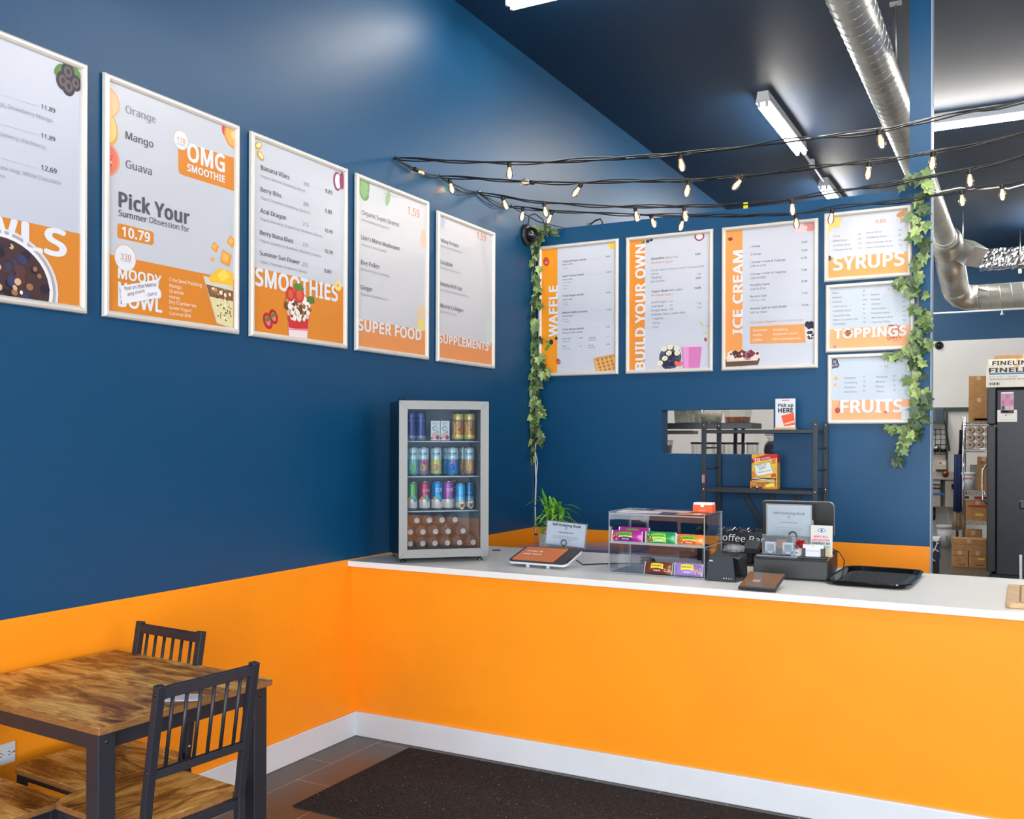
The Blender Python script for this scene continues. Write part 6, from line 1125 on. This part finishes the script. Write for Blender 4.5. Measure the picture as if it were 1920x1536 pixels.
# sink, shelves and small things along the kitchen's back wall
t = thing('kitchen_sink', 'steel compartment sink against the white kitchen wall', 'sink', (1.95, 11.8, 0)); m_sk = M('dull_sink_steel', (176, 172, 164), .4, .5, noise=.06)
b = MB(); b.box((1.2, 11.72, .988), (2.25, 12.09, 1.0), m_sk).box((1.2, 12.06, 1.0), (2.25, 12.09, 1.08), m_sk).box((1.2, 11.71, .97), (2.25, 11.735, 1.012), m_sk); b.build('drainboard', t, .004, world=True)
for x0, x1 in ((1.45, 1.985), (2.03, 2.24)): MB().box((x0, 11.74, .555), (x1, 12.05, .97), m_sk).build('basin', t, .02, world=True)
for x in (1.3, 2.2): MB().tube([(x, 11.78, 0), (x, 11.78, .97)], .018, m_steel, 8).build('leg', t, world=True)
b = MB(); b.tube([(1.88, 11.85, .555), (1.88, 11.85, .38), (1.82, 11.95, .33), (1.6, 11.95, .33)], .022, m_blk, 10); b.build('drain_pipe', t, world=True)
def plate(name, label, px0, px1, col, s, tc, y=11.735, cat='sign', u=(.1, .9), v=.3, hh=None, ex=()):
    a, c = on(px0[0], px0[1], 'y', y), on(px1[0], px1[1], 'y', y); b = MB(); b.box((a.x, y-.004, c.z), (c.x, y, a.z), P(col))
    if s: b.text(s, (a.x+(c.x-a.x)*u[0], y-.004, c.z+(a.z-c.z)*v), (a.x+(c.x-a.x)*u[1], y-.004, c.z+(a.z-c.z)*v), (0, 0, 1), P(tc), 1, hh, (0, -1, 0))
    return tag(b.build(name, loc=((a.x+c.x)/2, y, c.z)), label, cat)
plate('sink_sign', 'black sign ending in ASH on the front of the sink', (1744, 907.5), (1767, 917.5), (22, 22, 24), 'WASH', (226, 226, 226), 11.70, u=(.05, .82))
plate('sink_sign', 'plain black sign on the second sink basin', (1784, 907.5), (1792, 917.5), (22, 22, 24), None, 0, 11.70)
plate('sink_label', 'blue strip label on the white basin front', (1744, 924), (1771, 928.5), (60, 120, 196), None, 0, 11.73, 'label')
t = thing('bin_shelf', 'dark green wire shelf on the kitchen wall carrying clear bins', 'shelf', (1.9, 11.9, 1.8)); m_gr = M('green_epoxy_wire', (52, 70, 62), .4, .3)
z = 1.82
b = MB(); b.box((1.45, 11.72, z), (2.02, 12.08, z+.012), m_gr).box((1.45, 11.715, z-.025), (2.02, 11.725, z+.02), m_gr); b.build('shelf_board', t, world=True)
b = MB(); b.bar((2.035, 11.74, z+.02), (2.075, 12.08, 1.40), .02, .03, m_gr); b.box((2.02, 12.05, 1.02), (2.05, 12.09, 2.0), m_gr).box((2.0, 12.05, 2.0), (2.5, 12.09, 2.05), m_gr); b.build('bracket', t, world=True)
for k, (x0, x1, l) in enumerate(((1.70, 1.855, 'clear plastic bin on the green kitchen shelf, left one'), (1.865, 2.01, 'clear plastic bin on the green kitchen shelf, right one'))):
    b = MB(); b.box((x0, 11.78, z+.013), (x1, 12.02, z+.21), glassy('bin_plastic', (176, 186, 196), .08, .1, .9, .3, (130, 142, 156))).box((x0-.004, 11.775, z+.205), (x1+.004, 12.025, z+.225), M('bin_rim', (96, 108, 120), .4)); tag(b.build('storage_bin', loc=((x0+x1)/2, 11.9, z+.013)), l, 'bin', 'clear bins on the green shelf')
b = MB(); x0, x1, za, zb_ = 1.5, 2.03, 1.34, 1.72
for k in range(8): x = x0+(x1-x0)*k/7; b.tube([(x, 12.075, za), (x, 12.075, zb_)], .004, m_blk, 5)
for k in range(6): zz = za+(zb_-za)*k/5; b.tube([(x0, 12.072, zz), (x1, 12.072, zz)], .004, m_blk, 5)
g = tag(b.build('wire_grid', loc=(1.77, 12.07, za)), 'black wire grid panel under the green kitchen shelf', 'rack'); b = MB(); b.box((x0, 11.93, 1.375), (x1, 12.07, 1.381), m_blk); b.build('ledge', g, world=True)
b = MB(); b.lathe([(0, 0), (.03, 0), (.05, .05), (.052, .09), (.049, .09), (.046, .05), (0, .01)], m_chrome, 16); tag(b.build('steel_bowl', loc=(1.90, 12.0, 1.3818), local=True), 'shiny steel bowl on the grid ledge', 'bowl')
b = MB(); b.lathe([(0, 0), (.05, 0), (.05, .045), (0, .045)], m_blkg, 16); tag(b.build('black_pot', loc=(2.0, 12.0, 1.3818), local=True), 'little black pot beside the steel bowl', 'pot')
b = MB(); b.lathe([(0, 0), (.075, .0), (.085, .01), (.08, .012), (0, .006)], m_white, 24, Matrix.Rotation(PI/2-.15, 4, 'X')); tag(b.build('white_plate', loc=(1.79, 12.03, 1.468), local=True), 'white plate leaning against the wire grid', 'plate')
t = thing('towel_dispenser', 'beige paper towel dispenser under the wire grid', 'dispenser', (1.93, 12.02, 1.09)); MB().box((1.87, 11.94, 1.115), (2.04, 12.09, 1.26), M('beige_plastic', (196, 184, 160), .5, noise=.03)).build('casing', t, .008, world=True)
MB().box((1.90, 11.95, 1.09), (2.0, 12.05, 1.115), m_blk).box((1.94, 11.938, 1.19), (2.03, 11.9385, 1.235), P((222, 222, 224))).box((1.945, 11.937, 1.20), (1.975, 11.9375, 1.225), P((150, 40, 40))).build('slot', t, world=True)
b = MB(); b.lathe([(.02, 0), (.045, .006), (.05, .03), (.03, .06), (0, .066)], M('copper_ladle', (150, 74, 36), .3, .6), 16, Matrix.Rotation(PI/2, 4, 'X')); tag(b.build('copper_cup', loc=(2.045, 11.72, 1.06), local=True), 'small copper cup hanging over the sink', 'cup')
# aprons hung on the end of the wire rack
for label, q0, q1, zt_, zb_, y, m, nme, cat in (('long navy apron hanging on the side of the wire rack', 1789, 1804, 852, 960, 9.75, M('navy_cloth', (26, 44, 92), .8, noise=.1), 'apron', 'apron'), ('beige fringed cloth hanging below the navy apron', 1787, 1804, 955, 994, 9.84, M('beige_cloth', (150, 132, 112), .9, noise=.25, nscale=30), 'hanging_cloth', 'cloth'), ('narrow dark apron strap hanging above the navy apron', 1799, 1805, 806, 853, 9.80, M('black_cloth', (34, 34, 40), .8, noise=.1), 'apron_strap', 'strap')):
    b = MB(); n = 14; fr = []; bk = []; x0, zt_ = on(q0, zt_, 'y', y).x, on(q0, zt_, 'y', y).z; x1 = on(q1, 850, 'y', y).x; zb_ = on(q0, zb_, 'y', y).z
    for i in range(n+1):
        u = i/n; w = .008*math.sin(u*PI*5)
        fr.append((b.vv((x0+(x1-x0)*u, y-.012+w, zt_)), b.vv((x0-.008+(x1-x0+.012)*u, y-.016+w*1.6, zb_+.01*math.sin(u*9))))); bk.append((b.vv((x0+(x1-x0)*u, y+.004+w, zt_)), b.vv((x0-.008+(x1-x0+.012)*u, y+.0+w*1.6, zb_+.01*math.sin(u*9)))))
    for i in range(n): b.face((fr[i][1], fr[i+1][1], fr[i+1][0], fr[i][0]), m, True); b.face((bk[i][0], bk[i+1][0], bk[i+1][1], bk[i][1]), m, True)
    b.face([q[0] for q in fr]+[q[0] for q in bk[::-1]], m); b.face([q[1] for q in fr[::-1]]+[q[1] for q in bk], m)
    b.tube([((x0+x1)/2, y, zt_-.02), ((x0+x1)/2+.01, y, zt_+.06), (wx0-.004, y, 1.45 if zt_ < 1.4 else 1.775)], .004, m_cord, 5).tube([(wx0-.006, y, 1.445 if zt_ < 1.4 else 1.77), (wx0+.02, y, 1.445 if zt_ < 1.4 else 1.778)], .004, m_cord, 5)
    tag(b.build(nme, loc=((x0+x1)/2, y, zb_)), label, cat)
t = thing('bucket', 'white lidded pail on the kitchen floor under the sink', 'bucket', (2.035, 11.6, 0)); b = MB(); b.lathe([(0, .001), (.088, .001), (.1, .28), (0, .28)], m_white, 28); b.poly([(.03, -.0965, .08), (.06, -.082, .08), (.062, -.084, .16), (.032, -.098, .16)], P((150, 150, 156))); b.build('pail', t)
MB().lathe([(0, .30), (.08, .30), (.104, .31), (.108, .30), (.108, .265), (.1, .262)], m_white, 28).build('lid', t)
b = MB(); b.lathe([(0, 0), (.05, 0), (.055, .16), (.05, .17), (0, .17)], m_white, 18); tag(b.build('white_jug', loc=(1.84, 11.55, .12), local=True), 'white jug partly hidden by the menu wall edge', 'jug'); tag(MB().box((1.72, 11.40, .0), (1.92, 11.68, .119), m_blk).build('step_stool', bev=.004, loc=(1.82, 11.5, 0)), 'low black stand carrying the white jug', 'stand')
t = thing('marble_print_stool', 'stand draped with navy cloth veined in white, white tray on top', 'stool', (2.17, 8.0, 0)); mv = bpy.data.materials.new('navy_vein_cloth'); mv.use_nodes = True; nt = mv.node_tree; pp = nt.nodes['Principled BSDF']; vo = nt.nodes.new('ShaderNodeTexVoronoi'); vo.feature = 'DISTANCE_TO_EDGE'; vo.inputs['Scale'].default_value = 9; rr = nt.nodes.new('ShaderNodeValToRGB'); rr.color_ramp.elements[0].color = (.7, .72, .76, 1); rr.color_ramp.elements[1].color = lin((26, 34, 58))+(1,); rr.color_ramp.elements[1].position = .06; rr.color_ramp.elements[0].position = .03
tcn = nt.nodes.new('ShaderNodeTexCoord'); nt.links.new(tcn.outputs['Object'], vo.inputs['Vector']); nt.links.new(vo.outputs['Distance'], rr.inputs[0]); nt.links.new(rr.outputs[0], pp.inputs['Base Color']); pp.inputs['Roughness'].default_value = .6
MB().box((2.06, 7.92, .19), (2.235, 8.18, .42), mv).build('cloth', t, .01, world=True); MB().box((2.05, 7.915, .42), (2.238, 8.19, .452), m_white).build('tray', t, .004, world=True); MB().box((2.07, 7.94, 0), (2.225, 8.16, .19), m_blk).build('base', t, world=True)
t = thing('folded_stand', 'black upright panel with pale edge at the right photo edge', 'panel', (3.22, 3.5, 0)); MB().box((3.085, 3.47, .05), (3.36, 3.53, 1.10), m_blk).build('panel', t, .01, world=True); MB().box((3.055, 3.46, 1.09), (3.36, 3.54, 1.145), m_blk).build('top_pad', t, .01, world=True); MB().tube([(3.072, 3.5, .0), (3.066, 3.5, .78)], .009, m_white, 8).build('pale_strut', t, world=True); MB().box((3.06, 3.44, 0), (3.4, 3.56, .05), m_blk).build('foot', t, world=True)
